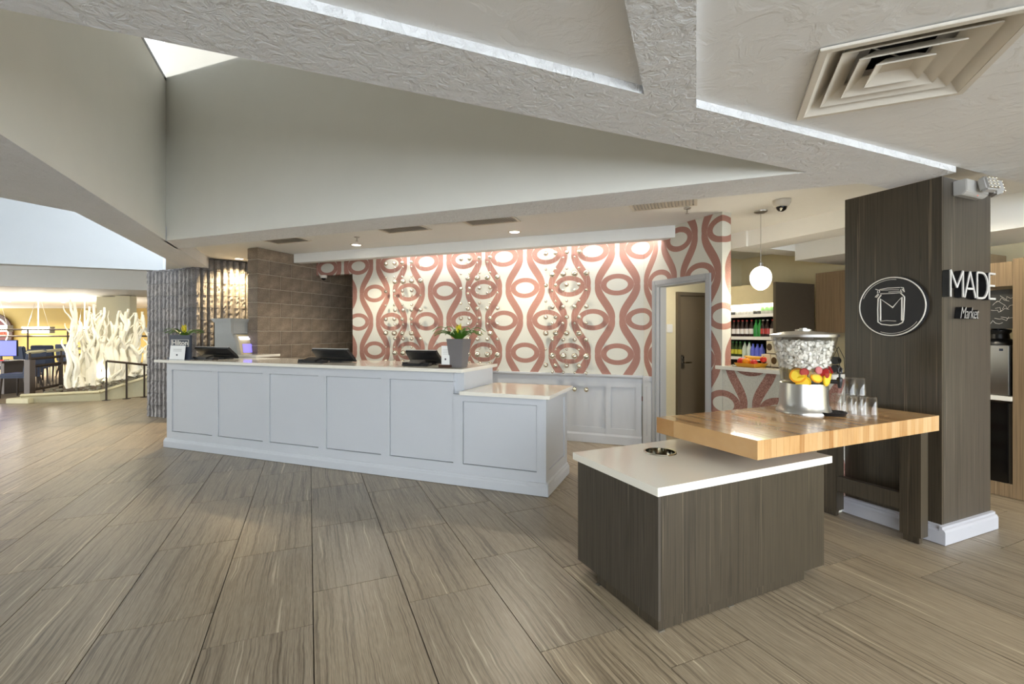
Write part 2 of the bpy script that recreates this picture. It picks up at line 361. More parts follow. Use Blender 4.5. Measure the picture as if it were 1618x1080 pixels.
# wainscot
ws = thing('wainscot', 'pale grey panelled wainscot below the loop wallpaper beside the doorway', 'wainscot', Wf.o(0, 0), TA)
zr = .872; xw0 = xo; xw1 = Wf.colx(1013, -.03)
MB().box(xw0, xw1, -.012, -.001, .10, zr - .05).build('backing', M['desk'], ws)
MB().extrx([(-.001, zr - .10), (-.032, zr - .10), (-.032, zr - .045), (-.045, zr - .03), (-.06, zr - .02), (-.06, zr), (-.001, zr)], xw0, xw1 + .02).build('chair_rail', M['desk'], ws)
MB().extrx([(-.001, .003), (-.04, .003), (-.04, .10), (-.03, .125), (-.001, .125)], xw0, xw1 + .01).build('baseboard', M['desk'], ws)
xs = [xw0]
x = Wf.colx(961, -.03)
edges = [x - .885 * k for k in range(5, -1, -1)] + [xw1 - .03]
edges = [e for e in edges if e > xw0] 
for e in edges: MB().box(e - .035, e + .035, -.032, -.0118, .125, zr - .10).build('stile', M['desk'], ws, .003)
MB().box(xw0, xw1, -.0315, -.0118, .125, .20).build('bottom_rail', M['desk'], ws, .002)
MB().box(xw0, xw1, -.0315, -.0118, zr - .155, zr - .10).build('top_rail', M['desk'], ws, .002)
# light cove in front of the wall
xv0 = Cf.loc(*Wf.w(xl - .3, 0))[0]
cl = PX(468, 400.7, ZC); cr = PX(1067.8, 355.5, ZC); Vf = Fr(cl[0], cl[1], math.degrees(atan2(cr[1] - cl[1], cr[0] - cl[0]))); VL = sqrt((cr[0] - cl[0]) ** 2 + (cr[1] - cl[1]) ** 2)
cove = struct('trim_2', MB().box(-.05, VL, 0, .14, 2.468, ZC), M['white'], Vf, bevel=.004)
# ------------------------------------------------------------------ door wall, doorway, half wall
t0, t1 = Df.colx(1032), Df.colx(1124.4); te = Df.colx(1141); o0, o1, zd = t0 + .055, t1 - .055, 1.955
dw = MB().box(0.0, o0, 0, .12, 0, ZC).box(o1, te, 0, .12, 0, ZC).box(o0, o1, 0, .12, zd, ZC)
wall_door = struct('wall_door', dw, M['wp_door'], Df)
cs = thing('door_casing', 'light grey painted door casing in the loop wallpaper wall', 'door casing', Df.o(0, 0), Df.a)
for s_, (a, b) in enumerate(((t0, o0), (o1, t1))):
    MB().box(a, b, -.022, -.001, .003, zd + .055).build('side_casing', M['casing'], cs, .004)
MB().box(o0, o1, -.022, -.001, zd, zd + .055).build('head_casing', M['casing'], cs, .004)
MB().box(o0 + .001, o0 + .02, -.012, .132, .003, zd - .02).build('jamb', M['casing'], cs); MB().box(o1 - .02, o1 - .001, -.012, .132, .003, zd - .02).build('jamb', M['casing'], cs)
MB().box(o0 + .001, o1 - .001, -.012, .132, zd - .02, zd - .001).build('head_jamb', M['casing'], cs)
MB().box(o0 + .0205, o0 + .034, .03, .07, .003, zd - .0205).build('door_stop', M['casing'], cs)
# grey wainscot return beside the casing
wr = thing('wainscot', 'narrow grey wainscot return between the panelled wall corner and the door casing', 'wainscot', Df.o(0, 0), Df.a)
MB().box(.022, t0 - .002, -.03, -.001, .003, zr - .05).build('backing', M['desk'], wr); MB().box(.04, t0 - .002, -.05, -.001, zr - .06, zr).build('chair_rail', M['desk'], wr, .006)
MB().box(.06, .10, -.036, -.0302, .15, zr - .12).build('stile', M['desk'], wr, .002)
cvf = T.loc(*Df.w(te, 0)); UD, VD = cvf                          # plan position of the wall end
COLU, COLV0 = 3.86, 1.73; COLV1 = T.coly(1335, COLU); COLU1 = T.colx(1565, COLV0)
tc = te + (VD - COLV1)
struct('wall_half', MB().box(te + .001, tc, .004, .116, 0, 1.035), M['wp_door'], Df)
sill = tag(MB().box(te - .045, tc + .0, -.05, .30, 1.036, 1.073).build('counter_ledge', M['quartz'], None, .004), 'pale stone pass-through ledge on the half wall under the egg pendant', 'ledge', loc=Df.o(0, 0), rz=Df.a)
# corridor behind the doorway
VK = 5.6
struct('wall_corridor', MB().box(3.25, 9, VK, VK + .1, 0, ZC), M['cream'], T)
ux = T.colx(1067.5, VK); ud0 = T.colx(1072, VK)
dr = struct('door_1', MB().box(ud0, ud0 + .92, VK - .03, VK - .004, .012, 1.962), M['door'], T)
kf = MB().box(ux, ud0, VK - .05, VK - .001, .005, 2.02).box(ud0 + .92, ud0 + .96, VK - .05, VK - .001, .005, 2.02).box(ud0, ud0 + .92, VK - .05, VK - .001, 1.966, 2.02).build('door_frame', M['dframe'], dr)
hu, hz_ = T.colx(1076, VK), .94
lv = MB().box(hu - .03, hu + .03, VK - .042, VK - .0295, hz_ - .09, hz_ + .11).build('lock_plate', M['dsteel'], dr, .004)
MB().tube([(hu, VK - .04, hz_), (hu, VK - .085, hz_), (hu + .13, VK - .085, hz_)], .011).build('lever', M['chrome'], dr, smooth=True)
MB().lathe([(.0, -.008), (.012, -.008), (.014, 0)], 12, (T.colx(1099.5, VK), VK - .034, 1.46)).build('peephole', M['chrome'], dr)
MB().box(hu - .012, hu + .012, VK - .05, VK - .041, hz_ + .06, hz_ + .09).build('deadbolt', M['chrome'], dr)
sw = tag(MB().box(T.colx(1053, VK), T.colx(1062, VK), VK - .012, VK - .0005, T.z(T.colx(1057, VK), VK, 525), T.z(T.colx(1057, VK), VK, 512)).build('wall_notice', M['paper'], None, .002), 'small white notice on cream wall beside the taupe door', 'notice', loc=(0, 0, 0), rz=TH)
# ------------------------------------------------------------------ brown block wall
mx, my = PX(407, 390, ZC); Mf = Fr(mx, my, TA + 90)
MLn = 3.1
wc = struct('wall_block', MB().box(.008, MLn, .008, .197 - .008, 0, ZC - .005), M['mortar'], Mf)
def blockmesh(n, L, hh, dep, mt, seed):
    o = MB().box(0, L, 0, dep, 0, hh).build(n, M[mt], None, .004, seg=1); return o
BL, BH = .4064, .2032
meshes = {}
def block(L):
    k = round(L, 3)
    if k not in meshes: o = blockmesh('brick', L, BH - .009, .197, 'cmu', 0); meshes[k] = o.data; return o
    o = bpy.data.objects.new('brick', meshes[k]); C.objects.link(o); return o
for r in range(13):
    z = r * BH + .002; hcut = ZC - .01 - z
    if hcut < BH - .009: break
    xx = 0 if r % 2 == 0 else -.2032
    while xx < MLn - .05:
        a = max(xx, 0); b = min(xx + BL, MLn)
        o = block(b - a - .009); o.parent = wc; o.location = (a, 0, z); xx += BL
ztop = 12 * BH + .002
o = MB().box(0, MLn - .01, 0, .197, 0, ZC - .012 - ztop).build('brick', M['cmu'], wc, .003, seg=1); o.location = (0, 0, ztop)
struct('wall_passage', MB().box(xl - .1, xo + 1.3, 2.6, 2.7, 0, ZC), M['cmu'], Wf)
struct('wall_passage_right', MB().box(xo + .0, xo + .1, .12, 2.6, 0, ZC), M['plaster'], Wf)
# ------------------------------------------------------------------ ribbed split-face stone walls
s0 = PX(232, 657, 0); S1 = Fr(s0[0], s0[1], TA); L1 = S1.colx(307); kx, ky = S1.w(L1, 0); S2 = Fr(kx, ky, TH + 22); L2 = 1.5
struct('wall_stone', MB().box(.01, L1 - .005, .03, .35, 0, 2.43), M['mortar_dark'], S1)
def ribmesh(L, hh, seed, nr=4):
    m = MB(); rnd = random.Random(seed); nx = 4; nz = 5
    for k in range(nr):
        x0 = L * k / nr + .006; x1 = L * (k + 1) / nr - .006
        v = []; f = []
        for iz in range(nz + 1):
            for ix in range(nx + 1):
                x = x0 + (x1 - x0) * ix / nx; z = hh * iz / nz
                e = 0 if ix in (0, nx) else 1
                yy = .03 if ix in (0, nx) else -.012 + mnoise.noise(Vector((x * 28 + seed * 9, z * 28, k + seed))) * .02
                v.append((x + (mnoise.noise(Vector((z * 22, k * 3.1, seed))) * .006), yy, z))
        for iz in range(nz):
            for ix in range(nx): q = iz * (nx + 1) + ix; f.append((q, q + 1, q + nx + 2, q + nx + 1))
        n = len(v); v += [(x0, .03, 0), (x1, .03, 0), (x0, .03, hh), (x1, .03, hh)]
        f += [tuple(range(nx + 1))[::-1], tuple(nz * (nx + 1) + i for i in range(nx + 1))]
        m.add(v, f)
    return m
ws1 = bpy.data.objects['wall_stone']
ws2 = struct('wall_stone_lit', MB().box(-.02, L2, .03, .3, 0, ZC - .01), M['mortar_dark'], S2)
for (wo, LL, ztp) in ((ws1, L1, 2.43), (ws2, L2, ZC - .02)):
    nb_ = max(1, round(LL / .39)); bl = LL / nb_; var = []
    rows = int(ztp / .2)
    for sd in range(4):
        o = ribmesh(bl - .004, .194, sd + (10 if wo is ws2 else 0)).build('brick', M['split'], wo); var.append(o.data); bpy.data.objects.remove(o)
    rr = random.Random(3)
    for r in range(rows):
        for k in range(nb_):
            o = bpy.data.objects.new('brick', rr.choice(var)); C.objects.link(o); o.parent = wo; o.location = (k * bl + .002, 0, r * .2 + .003)
    o = ribmesh(LL - .006, ztp - rows * .2 - .004, 99, nb_ * 4).build('brick', M['split'], wo); o.location = (.002, 0, rows * .2 + .003)
# ------------------------------------------------------------------ reception desk
dl = PX(258, 706, 0); drr = PX(866, 786, 0)
K = Fr(dl[0], dl[1], math.degrees(atan2(drr[1] - dl[1], drr[0] - dl[0]))); KL = sqrt((drr[0] - dl[0]) ** 2 + (drr[1] - dl[1]) ** 2)
DD = .74; step = K.colx(729, .02); ZT, ZW = 1.067, .866
desk = thing('reception_desk', 'long pale grey panelled reception desk with a lowered end', 'desk', K.o(), K.a)
b = .025
pan = [(K.colx(l, b), K.colx(r, b)) for l, r in ((271.5, 335), (344, 415), (425.4, 503), (515, 602), (615.4, 716), (731, 848))]
zt_hi, zt_lo, zb = .948, .772, .196
MB().box(b + .05, step, b + .05, DD, .10, ZT - .033).build('body', M['desk'], desk)
MB().box(step, KL - b - .05, b + .05, DD, .10, ZW - .033).build('lowered_body', M['desk'], desk)
xx = b; fr_ = MB()
for i, (l, r) in enumerate(pan):
    MB().box(xx, l, b, b + .0498, .10, (ZT if i < 5 or i == 0 else ZW) - .034).build('stile', M['desk'], desk); xx = r
    MB().box(l - .0, r, b + .0002, b + .0498, .10, zb).build('bottom_rail', M['desk'], desk)
    MB().box(l - .0, r, b + .0002, b + .0498, zt_hi if i < 5 else zt_lo, (ZT if i < 5 else ZW) - .034).build('top_rail', M['desk'], desk)
    MB().box(l + .006, r - .004, b + .010, b + .0498, zb + .006, (zt_hi if i < 5 else zt_lo) - .004).build('panel', M['desk'], desk)
MB().box(xx, KL - b, b, b + .0498, .10, ZW - .034).build('stile', M['desk'], desk)
# right end frame
xe = KL - b
MB().box(xe - .0498, xe, b + .0499, b + .09, .10, ZW - .034).build('end_stile', M['desk'], desk); MB().box(xe - .0498, xe, DD - .09, DD, .10, ZW - .034).build('end_stile', M['desk'], desk)
MB().box(xe - .0498, xe - .0002, b + .09, DD - .09, .10, zb).build('end_rail', M['desk'], desk); MB().box(xe - .0498, xe - .0002, b + .09, DD - .09, zt_lo, ZW - .034).build('end_rail', M['desk'], desk); MB().box(xe - .0498, xe - .012, b + .096, DD - .096, zb + .006, zt_lo - .004).build('end_panel', M['desk'], desk)
prof = [(0, .004), (0, .075), (.006, .088), (.012, .092), (.016, .105), (b, .112), (.2, .112), (.2, .004)]
MB().extrx(prof, .0, KL - .003).build('baseboard', M['desk'], desk)
MB().extr([(KL - x, z) for x, z in prof], .003, DD).build('end_baseboard', M['desk'], desk)
ct = MB().box(K.colx(243, -.03), step + .03, -.03, DD + .06, ZT - .032, ZT).build('countertop', M['quartz'], None, .003)
tag(ct, 'long white quartz worktop of the reception desk carrying the monitors', 'countertop', loc=K.o(), rz=K.a)
ct2 = MB().box(step + .002, KL + .02, -.03, DD + .06, ZW - .032, ZW).build('countertop', M['quartz'], None, .003)
tag(ct2, 'short white quartz worktop on the lowered desk end', 'countertop', loc=K.o(), rz=K.a)
ct2_x = 0
# monitors seen from behind, leaning over the worktop
def monitor(pxr, pxl, label, yb=.47):
    xr_ = K.colx(pxr, yb); xl_ = K.colx(pxl, yb); wd = xr_ - xl_
    t = thing('monitor', label, 'monitor', K.o((xl_ + xr_) / 2, yb, ZT), K.a)
    lean, hh = -.13, .125
    n = 9; v = []; f = []
    for k, th in ((0, 0), (1, .03)):
        for j in range(6):
            q = j / 5
            for i in range(n):
                p = i / (n - 1)
                bulge = (.035 * (1 - (2 * p - 1) ** 2) * (1 - (2 * q - 1) ** 4)) if k == 0 else 0
                dx, dy, dz = (p - .5) * wd * (1 - .05 * q), lean * q, .006 + hh * q
                v.append((dx, dy - bulge * .6 + th * .6, dz - bulge * .5 * q + th * .8 * (1 if q > 0 else .2)))
    for k in (0, 1):
        for j in range(5):
            for i in range(n - 1): q = k * 6 * n + j * n + i; f.append((q, q + 1, q + n + 1, q + n))
    def strip(a): 
        for i in range(len(a) - 1): f.append((a[i], a[i + 1], a[i + 1] + 6 * n, a[i] + 6 * n))
    strip(list(range(n))); strip([5 * n + i for i in range(n)]); strip([j * n for j in range(6)]); strip([j * n + n - 1 for j in range(6)])
    MB().add(v, f).build('shell', M['black'], t, smooth=True)
    MB().box(-wd * .475, wd * .475, lean + .012, lean + .034, hh + .018, hh + .030).build('top_strip', M['grey'], t, .002)  # pale grey strip along the top edge of the shell
    MB().tube([(-wd * .40, lean * .45, hh * .36), (0, lean * .52 - .012, hh * .38), (wd * .40, lean * .45, hh * .36)], .003, 6).build('seam', M['dsteel'], t)
    MB().box(-.09, .09, -.02, .12, .001, .012).build('stand_base', M['black'], t, .003)
    MB().box(-.03, .03, -.01, .05, .012, .05).build('stand_neck', M['black'], t, .003)
    return t
monitor(376, 321, 'black monitor beside the navy sign on the worktop')
monitor(562, 504, 'black monitor in front of the dark passage opening')
monitor(700, 650, 'black monitor beside the small white card stand')
def pad(px0, px1, label, y=.20):
    a, b_ = K.colx(px0, y), K.colx(px1, y); wd = b_ - a
    t = thing('card_terminal', label, 'card terminal', K.o((a + b_) / 2, y, ZT), K.a)
    MB().box(-wd / 2, wd / 2, -.04, .04, .001, .014).build('base', M['black'], t, .003)
    MB().extrx([(-.05, .014), (.05, .014), (.06, .05), (.045, .058), (-.05, .03)], -wd * .28, wd * .22).build('keypad', M['black'], t, .003)
    MB().box(wd * .24, wd * .5, -.02, .05, .014, .03).build('reader', M['black'], t, .003)
    MB().box(-wd * .5, -wd * .34, -.03, .04, .014, .036).build('side_bracket', M['black'], t, .002)
pad(308, 340, 'black card terminal right of the navy sign'); pad(474, 514, 'black card terminal left of the monitor by the passage'); pad(638, 679, 'black card terminal left of the white card stand')
# text helper
def text_mesh(body, size, ext, name, mt, par, loc, rot=(R(90), 0, 0), shear=0, sx=1, sp=1, off=0):
    cu = bpy.data.curves.new(name, 'FONT'); cu.body = body; cu.size = size; cu.extrude = ext; cu.shear = shear; cu.align_x = 'CENTER'; cu.align_y = 'CENTER'; cu.space_character = sp; cu.offset = off; cu.resolution_u = 4
    tmp = bpy.data.objects.new('tmp', cu); C.objects.link(tmp)
    dg = bpy.context.evaluated_depsgraph_get(); dg.update(); me = bpy.data.meshes.new_from_object(tmp.evaluated_get(dg)); bpy.data.objects.remove(tmp)
    me.materials.clear(); me.materials.append(M[mt]); me.name = name
    o = bpy.data.objects.new(name, me); C.objects.link(o); o.parent = par; o.location = loc; o.rotation_euler = rot; o.scale = (sx, 1, 1); return o
# plants
def bromeliad(t, z0, sp, n, seed, hl):
    rnd = random.Random(seed)
    for k in range(n):
        a = 2 * pi * k / n + rnd.uniform(-.2, .2); L = sp * rnd.uniform(.75, 1.1); up = hl * rnd.uniform(.55, 1.0); w0 = .017
        v = []; f = []
        for j in range(7):
            q = j / 6; r = .012 + L * q; z = z0 + up * sin(q * 2.3) * 1.1 - .02 * q; ww = w0 * (1 - q ** 2.5) + .0015
            c, s_ = cos(a), sin(a)
            for e, dz in ((-1, .006), (0, 0), (1, .006)): v.append((c * r - s_ * ww * e, s_ * r + c * ww * e, z + dz))
        for j in range(6): i = j * 3; f += [(i, i + 1, i + 4, i + 3), (i + 1, i + 2, i + 5, i + 4)]
        MB().add(v, f).build('leaf', M['leaf'], t, smooth=True)
    for k in range(14):
        a = k * 2.4; tl = .15 + .03 * (k % 5); h0 = z0 + .045 + k * .006
        p = Vector((cos(a), sin(a), 0)); s_ = Vector((-sin(a), cos(a), 0)); L = .055 * (1 - k * .03)
        A = Vector((0, 0, h0)); Bp = A + p * L * .55 + Vector((0, 0, L * .7)); Cp = A + p * L * .8 + Vector((0, 0, L * 1.5))
        MB().add([A - s_ * .008, A + s_ * .008, Bp + s_ * .011, Cp, Bp - s_ * .011], [(0, 1, 2, 4), (4, 2, 3)]).build('bract', M['bract'], t)
    MB().tube([(0, 0, z0 - .02), (0, 0, z0 + .13)], [.012, .009], 8).build('stem', M['leaf'], t)
yp = .20; xp = K.colx(725, yp)
pl = thing('potted_bromeliad', 'yellow bromeliad in a tapered square grey planter on the worktop', 'plant', K.o(xp, yp, ZT), K.a)
ph = K.z(xp, yp, 535) - ZT; wt, wb_ = .088, .06
MB().add([(-wb_, -wb_, .001), (wb_, -wb_, .001), (wb_, wb_, .001), (-wb_, wb_, .001), (-wt, -wt, ph), (wt, -wt, ph), (wt, wt, ph), (-wt, wt, ph),
          (-wt + .008, -wt + .008, ph), (wt - .008, -wt + .008, ph), (wt - .008, wt - .008, ph), (-wt + .008, wt - .008, ph), (-wt + .012, -wt + .012, ph - .03), (wt - .012, -wt + .012, ph - .03), (wt - .012, wt - .012, ph - .03), (-wt + .012, wt - .012, ph - .03)],
         [(0, 3, 2, 1), (0, 1, 5, 4), (1, 2, 6, 5), (2, 3, 7, 6), (3, 0, 4, 7)] + [(4 + i, 4 + (i + 1) % 4, 8 + (i + 1) % 4, 8 + i) for i in range(4)] + [(8 + i, 8 + (i + 1) % 4, 12 + (i + 1) % 4, 12 + i) for i in range(4)] + [(12, 13, 14, 15)]).build('pot', M['pot'], pl)
MB().box(-wt + .013, wt - .013, -wt + .013, wt - .013, ph - .034, ph - .028).build('soil', M['soil'], pl)
bromeliad(pl, ph - .02, .25, 22, 4, .14)
yp2 = .34; xp2 = K.colx(291, yp2); pl2 = thing('potted_bromeliad', 'yellow bromeliad in a dark pot behind the navy sign', 'plant', K.o(xp2, yp2, ZT), K.a)
MB().lathe([(.05, .001), (.075, .25), (.066, .25), (.06, .23), (0, .23)], 16).build('pot', M['navy'], pl2, smooth=True); bromeliad(pl2, .27, .26, 18, 9, .12)
MB().tube([(0, 0, .22), (0, 0, .29)], .016, 8).build('stalk', M['leaf'], pl2)
# navy sign with the framed name, white card leaning on it
ys = .12; a, b_ = K.colx(268, ys), K.colx(301, ys); hs = K.z(a, ys, 529) - ZT
sg = thing('navy_sign', 'navy upright counter sign with white framed lettering', 'sign', K.o((a + b_) / 2, ys, ZT), K.a); wd = b_ - a
MB().box(-wd / 2, wd / 2, 0, .02, .003, hs).build('board', M['navy'], sg, .002)
MB().box(-wd / 2 - .03, wd / 2 + .01, -.012, .06, .001, .022).build('foot', M['navy'], sg, .002)
for (x0, x1, z0, z1) in ((-wd * .42, wd * .42, hs * .80, hs * .815), (-wd * .42, wd * .42, hs * .525, hs * .54), (-wd * .42, -wd * .40, hs * .525, hs * .815), (wd * .40, wd * .42, hs * .525, hs * .815)):
    MB().box(x0, x1, -.002, -.0002, z0, z1).build('frame_line', M['line'], sg)
text_mesh('Hilton', hs * .27, .0006, 'lettering', 'line', sg, (0, -.0012, hs * .675), sx=wd * .30 / (hs * .27) , off=.0015)
cd_ = thing('white_card', 'white printed card standing against the navy sign', 'card', K.o((a + b_) / 2 - .005, ys - .02, ZT), K.a)
MB().extrx([(-.014, .002), (-.017, .002), (.0, hs * .57), (.003, hs * .57)], -wd * .36, wd * .36).build('sheet', M['paper'], cd_)
for k, zz in enumerate((.42, .38, .34)): MB().box(-wd * .2, wd * .2, -.0185 + zz * hs / .57 / hs * .017, -.0178 + zz * hs / .57 / hs * .017, zz * hs, zz * hs + .004).build('print_line', M['grey'], cd_)
MB().box(-.014, .014, -.0145, -.0135, hs * .16, hs * .22).build('print_mark', M['navy'], cd_)
MB().box(-wd * .36, wd * .36, -.016, .004, .0005, .006).build('holder', M['acrylic'], cd_)
yc = .13; xc = K.colx(704, yc); wcd = K.colx(710, yc) - K.colx(697.5, yc); hc = K.z(xc, yc, 546) - ZT
c2_ = thing('card_stand', 'tall white card in a dark wood stand beside the grey planter', 'card stand', K.o(xc, yc, ZT), K.a)
MB().box(-wcd * .72, wcd * .72, -.03, .03, .001, .026).build('stand_base', M['wood'], c2_, .003); MB().box(-wcd / 2, wcd / 2, -.002, .002, .027, hc).build('card', M['paper'], c2_)
for k in range(4): MB().box(-wcd * .3, wcd * .3, -.0028, -.0022, hc * (.82 - k * .07), hc * (.82 - k * .07) + .003).build('print_line', M['grey'], c2_)
MB().box(-.008, .008, -.0028, -.0022, hc * .34, hc * .42).build('print_mark', M['black'], c2_)
# ------------------------------------------------------------------ cash machine between the walls
kx, ky = PD(365, 6.45); Af = Fr(kx, ky, TA)
at = thing('cash_machine', 'grey cash machine kiosk with crown moulding and violet screen between stone walls', 'cash machine', Af.o(), TA)
zk = Af.z(0, 0, 503); zo = Af.z(0, 0, 527); xk = Af.colx(339)
MB().extr([(xk, .004), (-.0, .004), (-.0, .85), (.06, .9), (.125, 1.02), (.13, 1.06), (.12, 1.16), (.09, 1.27), (.04, zo - .03), (.008, zo), (0, zo + .03), (0, zk), (xk, zk)], 0, .03).build('side_panel', M['atm'], at, .003)
MB().box(xk, .0, .031, .60, zo + .001, zk).build('header', M['atm'], at, .003)
MB().box(xk, -.06, .031, .60, .004, zo).build('cabinet_body', M['atm'], at)
MB().box(xk - .02, .02, -.02, .64, zk - .05, zk).build('crown', M['atm'], at, .008); MB().box(xk - .03, .03, -.03, .65, zk - .022, zk + .004).build('crown_cap', M['atm'], at, .004)
MB().extr([(-.058, .9), (.02, .9), (.10, 1.05), (.06, 1.25), (.0, zo - .01), (-.058, zo - .01)], .06, .56).build('fascia', M['atml'], at, .003)
MB().extr([(.012, zo - .04), (.014, zo - .04), (.055, 1.30), (.052, 1.30)], .10, .52).build('top_sign', M['screenw'], at)
MB().extr([(.072, 1.24), (.075, 1.24), (.092, 1.12), (.088, 1.12)], .12, .50).build('screen', M['screenp'], at)
MB().extr([(.0, zo), (.02, zo - .005), (.075, 1.27), (.12, 1.1), (.15, .98), (.135, .98), (.105, 1.1), (.06, 1.26)], .032, .058).build('surround', M['atm'], at)
MB().box(.001, Af.colx(412, .04), -.03, .36, 1.068, 1.10).build('shelf', M['quartz'], at, .003)
MB().box(.002, .10, .05, .3, .9, 1.067).build('shelf_bracket', M['atm'], at)
# ------------------------------------------------------------------ hanging sphere strands
def strands(cols, setno, where):
    dist = -.075 if setno == 0 else -.155
    z0 = (2.432 if setno == 0 else 2.352); n = 8 if setno == 0 else 9
    dia = [.066, .036, .056, .040, .062, .080, .034, .062] if setno == 0 else [.028, .078, .038, .060, .038, .056, .084, .036, .062]
    for k, px in enumerate(cols):
        xx = Wf.colx(px, dist)
        t = thing('sphere_strand', f'hanging strand of chrome spheres {where}, {"closer to the wallpaper" if setno == 0 else "in the outer row"}', 'hanging ornament', Wf.o(xx, dist, z0 - .2085 * (n - 1) - .05), TA, f'chrome sphere strands {where}')
        zb_ = z0 - .2085 * (n - 1) - .05
        MB().tube([(0, 0, .05), (0, 0, ZC - zb_ - .002)], .0008, 5).build('cable', M['steel'], t)
        for r in range(n):
            MB().sphere((0, 0, z0 - .2085 * r - zb_), dia[r] / 2 * random.uniform(.93, 1.05), 16, 10).build('sphere', M['chrome'], t, smooth=True)
for cols, a, wh in (((609.8, 623.2, 635.8, 650.4), 0, 'beside the dark passage opening'), ((624.2, 637, 650.4, 664.6), 1, 'beside the dark passage opening'), ((728.4, 741.8, 757.8, 774.5), 0, 'behind the grey planter'), ((739.5, 754.3, 770.2, 786.2), 1, 'behind the grey planter'),
                    ((862.5, 878, 895.5, 915), 0, 'towards the doorway'), ((872.8, 890, 908, 926.5), 1, 'towards the doorway')):
    strands(cols, a, wh)
# ------------------------------------------------------------------ ceiling fittings
def downlight(px, py, z, label, power=28, r=.075, grp=None, col=(1, .90, .72)):
    x, y = PX(px, py, z); t = thing('recessed_light', label, 'ceiling light', (x, y, z), 0, grp)
    MB().lathe([(r * .78, -.001), (r * .8, -.006), (r, -.006), (r + .012, -.0005)], 24, cap=False).build('trim_ring', M['rim'], t, smooth=True)
    MB().lathe([(0, -.003), (r * .79, -.003), (r * .79, -.0008)], 24, cap=False).build('lens', M['lampw'], t)
    if power: spot(t, -.03, power, color=col)
    return t
downlight(563, 386.5, ZC, 'recessed ceiling light beside the sprinkler nearest the brown block wall', 64)
downlight(813, 366, ZC, 'recessed ceiling light between slot vents above the desk', 64)
downlight(378, 408.5, ZC, 'recessed ceiling light shining on the ribbed stone wall', 190, col=(1, .74, .40))
downlight(1166, 421, 2.5, 'recessed light over the drinks cooler', 16, .06)
def sprinkler(px, py, z, label):
    x, y = PX(px, py, z); t = thing('sprinkler', label, 'sprinkler', (x, y, z))
    MB().lathe([(.035, -.001), (.03, -.012), (.012, -.014), (.012, -.001)], 16).build('escutcheon', M['steel'], t); MB().tube([(0, 0, -.014), (0, 0, -.055)], .007, 8).build('nozzle', M['steel'], t)
    MB().lathe([(0, -.06), (.02, -.058), (.02, -.055), (0, -.054)], 12).build('deflector', M['steel'], t)
sprinkler(564, 374, ZC, 'small metal sprinkler behind the recessed light near the block wall'); sprinkler(1086, 328, ZC, 'small metal sprinkler above the loop wallpaper door wall')
def slot(px0, px1, py, label):
    x0, y0 = PX(px0, py, ZC); t = thing('slot_vent', label, 'vent', Cf.o(*Cf.loc(*PX((px0 + px1) / 2, py, ZC)), ZC), Cf.a, 'slot vents above the desk')
    L = .30
    MB().box(-L, L, -.14, -.11, -.012, -.001).build('frame_bar', M['rim'], t, .002); MB().box(-L, L, .11, .14, -.012, -.001).build('frame_bar', M['rim'], t, .002)
    MB().box(-L, -L + .03, -.11, .11, -.012, -.001).build('frame_bar', M['rim'], t, .002); MB().box(L - .03, L, -.11, .11, -.012, -.001).build('frame_bar', M['rim'], t, .002)
    MB().box(-L + .03, L - .03, -.11, .11, -.003, -.001).build('duct', M['grey'], t)
    n = 17
    for k in range(n): xx = -L + .055 + (2 * L - .11) * k / (n - 1); MB().extr([(xx - .012, -.004), (xx - .008, -.004), (xx + .012, -.014), (xx + .008, -.014)], -.108, .108).build('louver', M['rim'], t)
slot(430, 475, 379, 'louvred slot vent above the brown block wall end'); slot(615, 660, 361, 'louvred slot vent between the two desk ceiling lights'); slot(745, 805, 348, 'louvred slot vent beside the middle ceiling light'); slot(1010, 1085, 322, 'louvred slot vent beside the sprinkler above the door wall')
def dome(px, py, z, label, r=.07):
    x, y = PX(px, py, z); t = thing('dome_camera', label, 'security camera', (x, y, z))
    MB().lathe([(r, -.001), (r, -.03), (r * .75, -.06), (r * .62, -.062)], 20).build('housing', M['rim'], t, smooth=True); MB().sphere((0, 0, -.058), r * .62, 16, 10).build('dome', M['blackgl'], t, smooth=True); MB().sphere((-.02, -.028, -.085), .014, 10, 8).build('lens', M['chrome'], t, smooth=True)
dome(1235, 316, ZC, 'white dome camera on the ceiling beside the egg pendant', .075)
dx, dy = Wf.w(Wf.colx(510), .02); t = thing('dome_camera', 'small white dome camera hanging in the dark passage opening', 'security camera', (dx, dy, 2.325))
MB().lathe([(.055, -.001), (.055, -.025), (.045, -.045)], 16).build('housing', M['rim'], t, smooth=True); MB().sphere((0, 0, -.045), .036, 14, 8).build('dome', M['blackgl'], t, smooth=True)
# cove strip lights above the valance washing the wallpaper
for k in range(5):
    t = thing('cove_light', 'slim strip light hidden in the cove above the loop wallpaper', 'strip light', Wf.o(-2.35 + k * .78, -.225, ZC), TA, 'cove strip lights')
    MB().box(-.30, .30, -.02, .02, -.03, -.001).build('channel', M['rim'], t); MB().box(-.28, .28, -.015, .015, -.034, -.0301).build('diffuser', M['strip'], t)
    l = bpy.data.lights.new('lamp', 'AREA'); l.shape = 'RECTANGLE'; l.size = .70; l.size_y = .03; l.energy = 3.4; l.color = (1, .97, .92); o = bpy.data.objects.new('lamp', l); C.objects.link(o); o.parent = t; o.location = (0, .0, -.036); o.rotation_euler = (R(18), 0, 0)
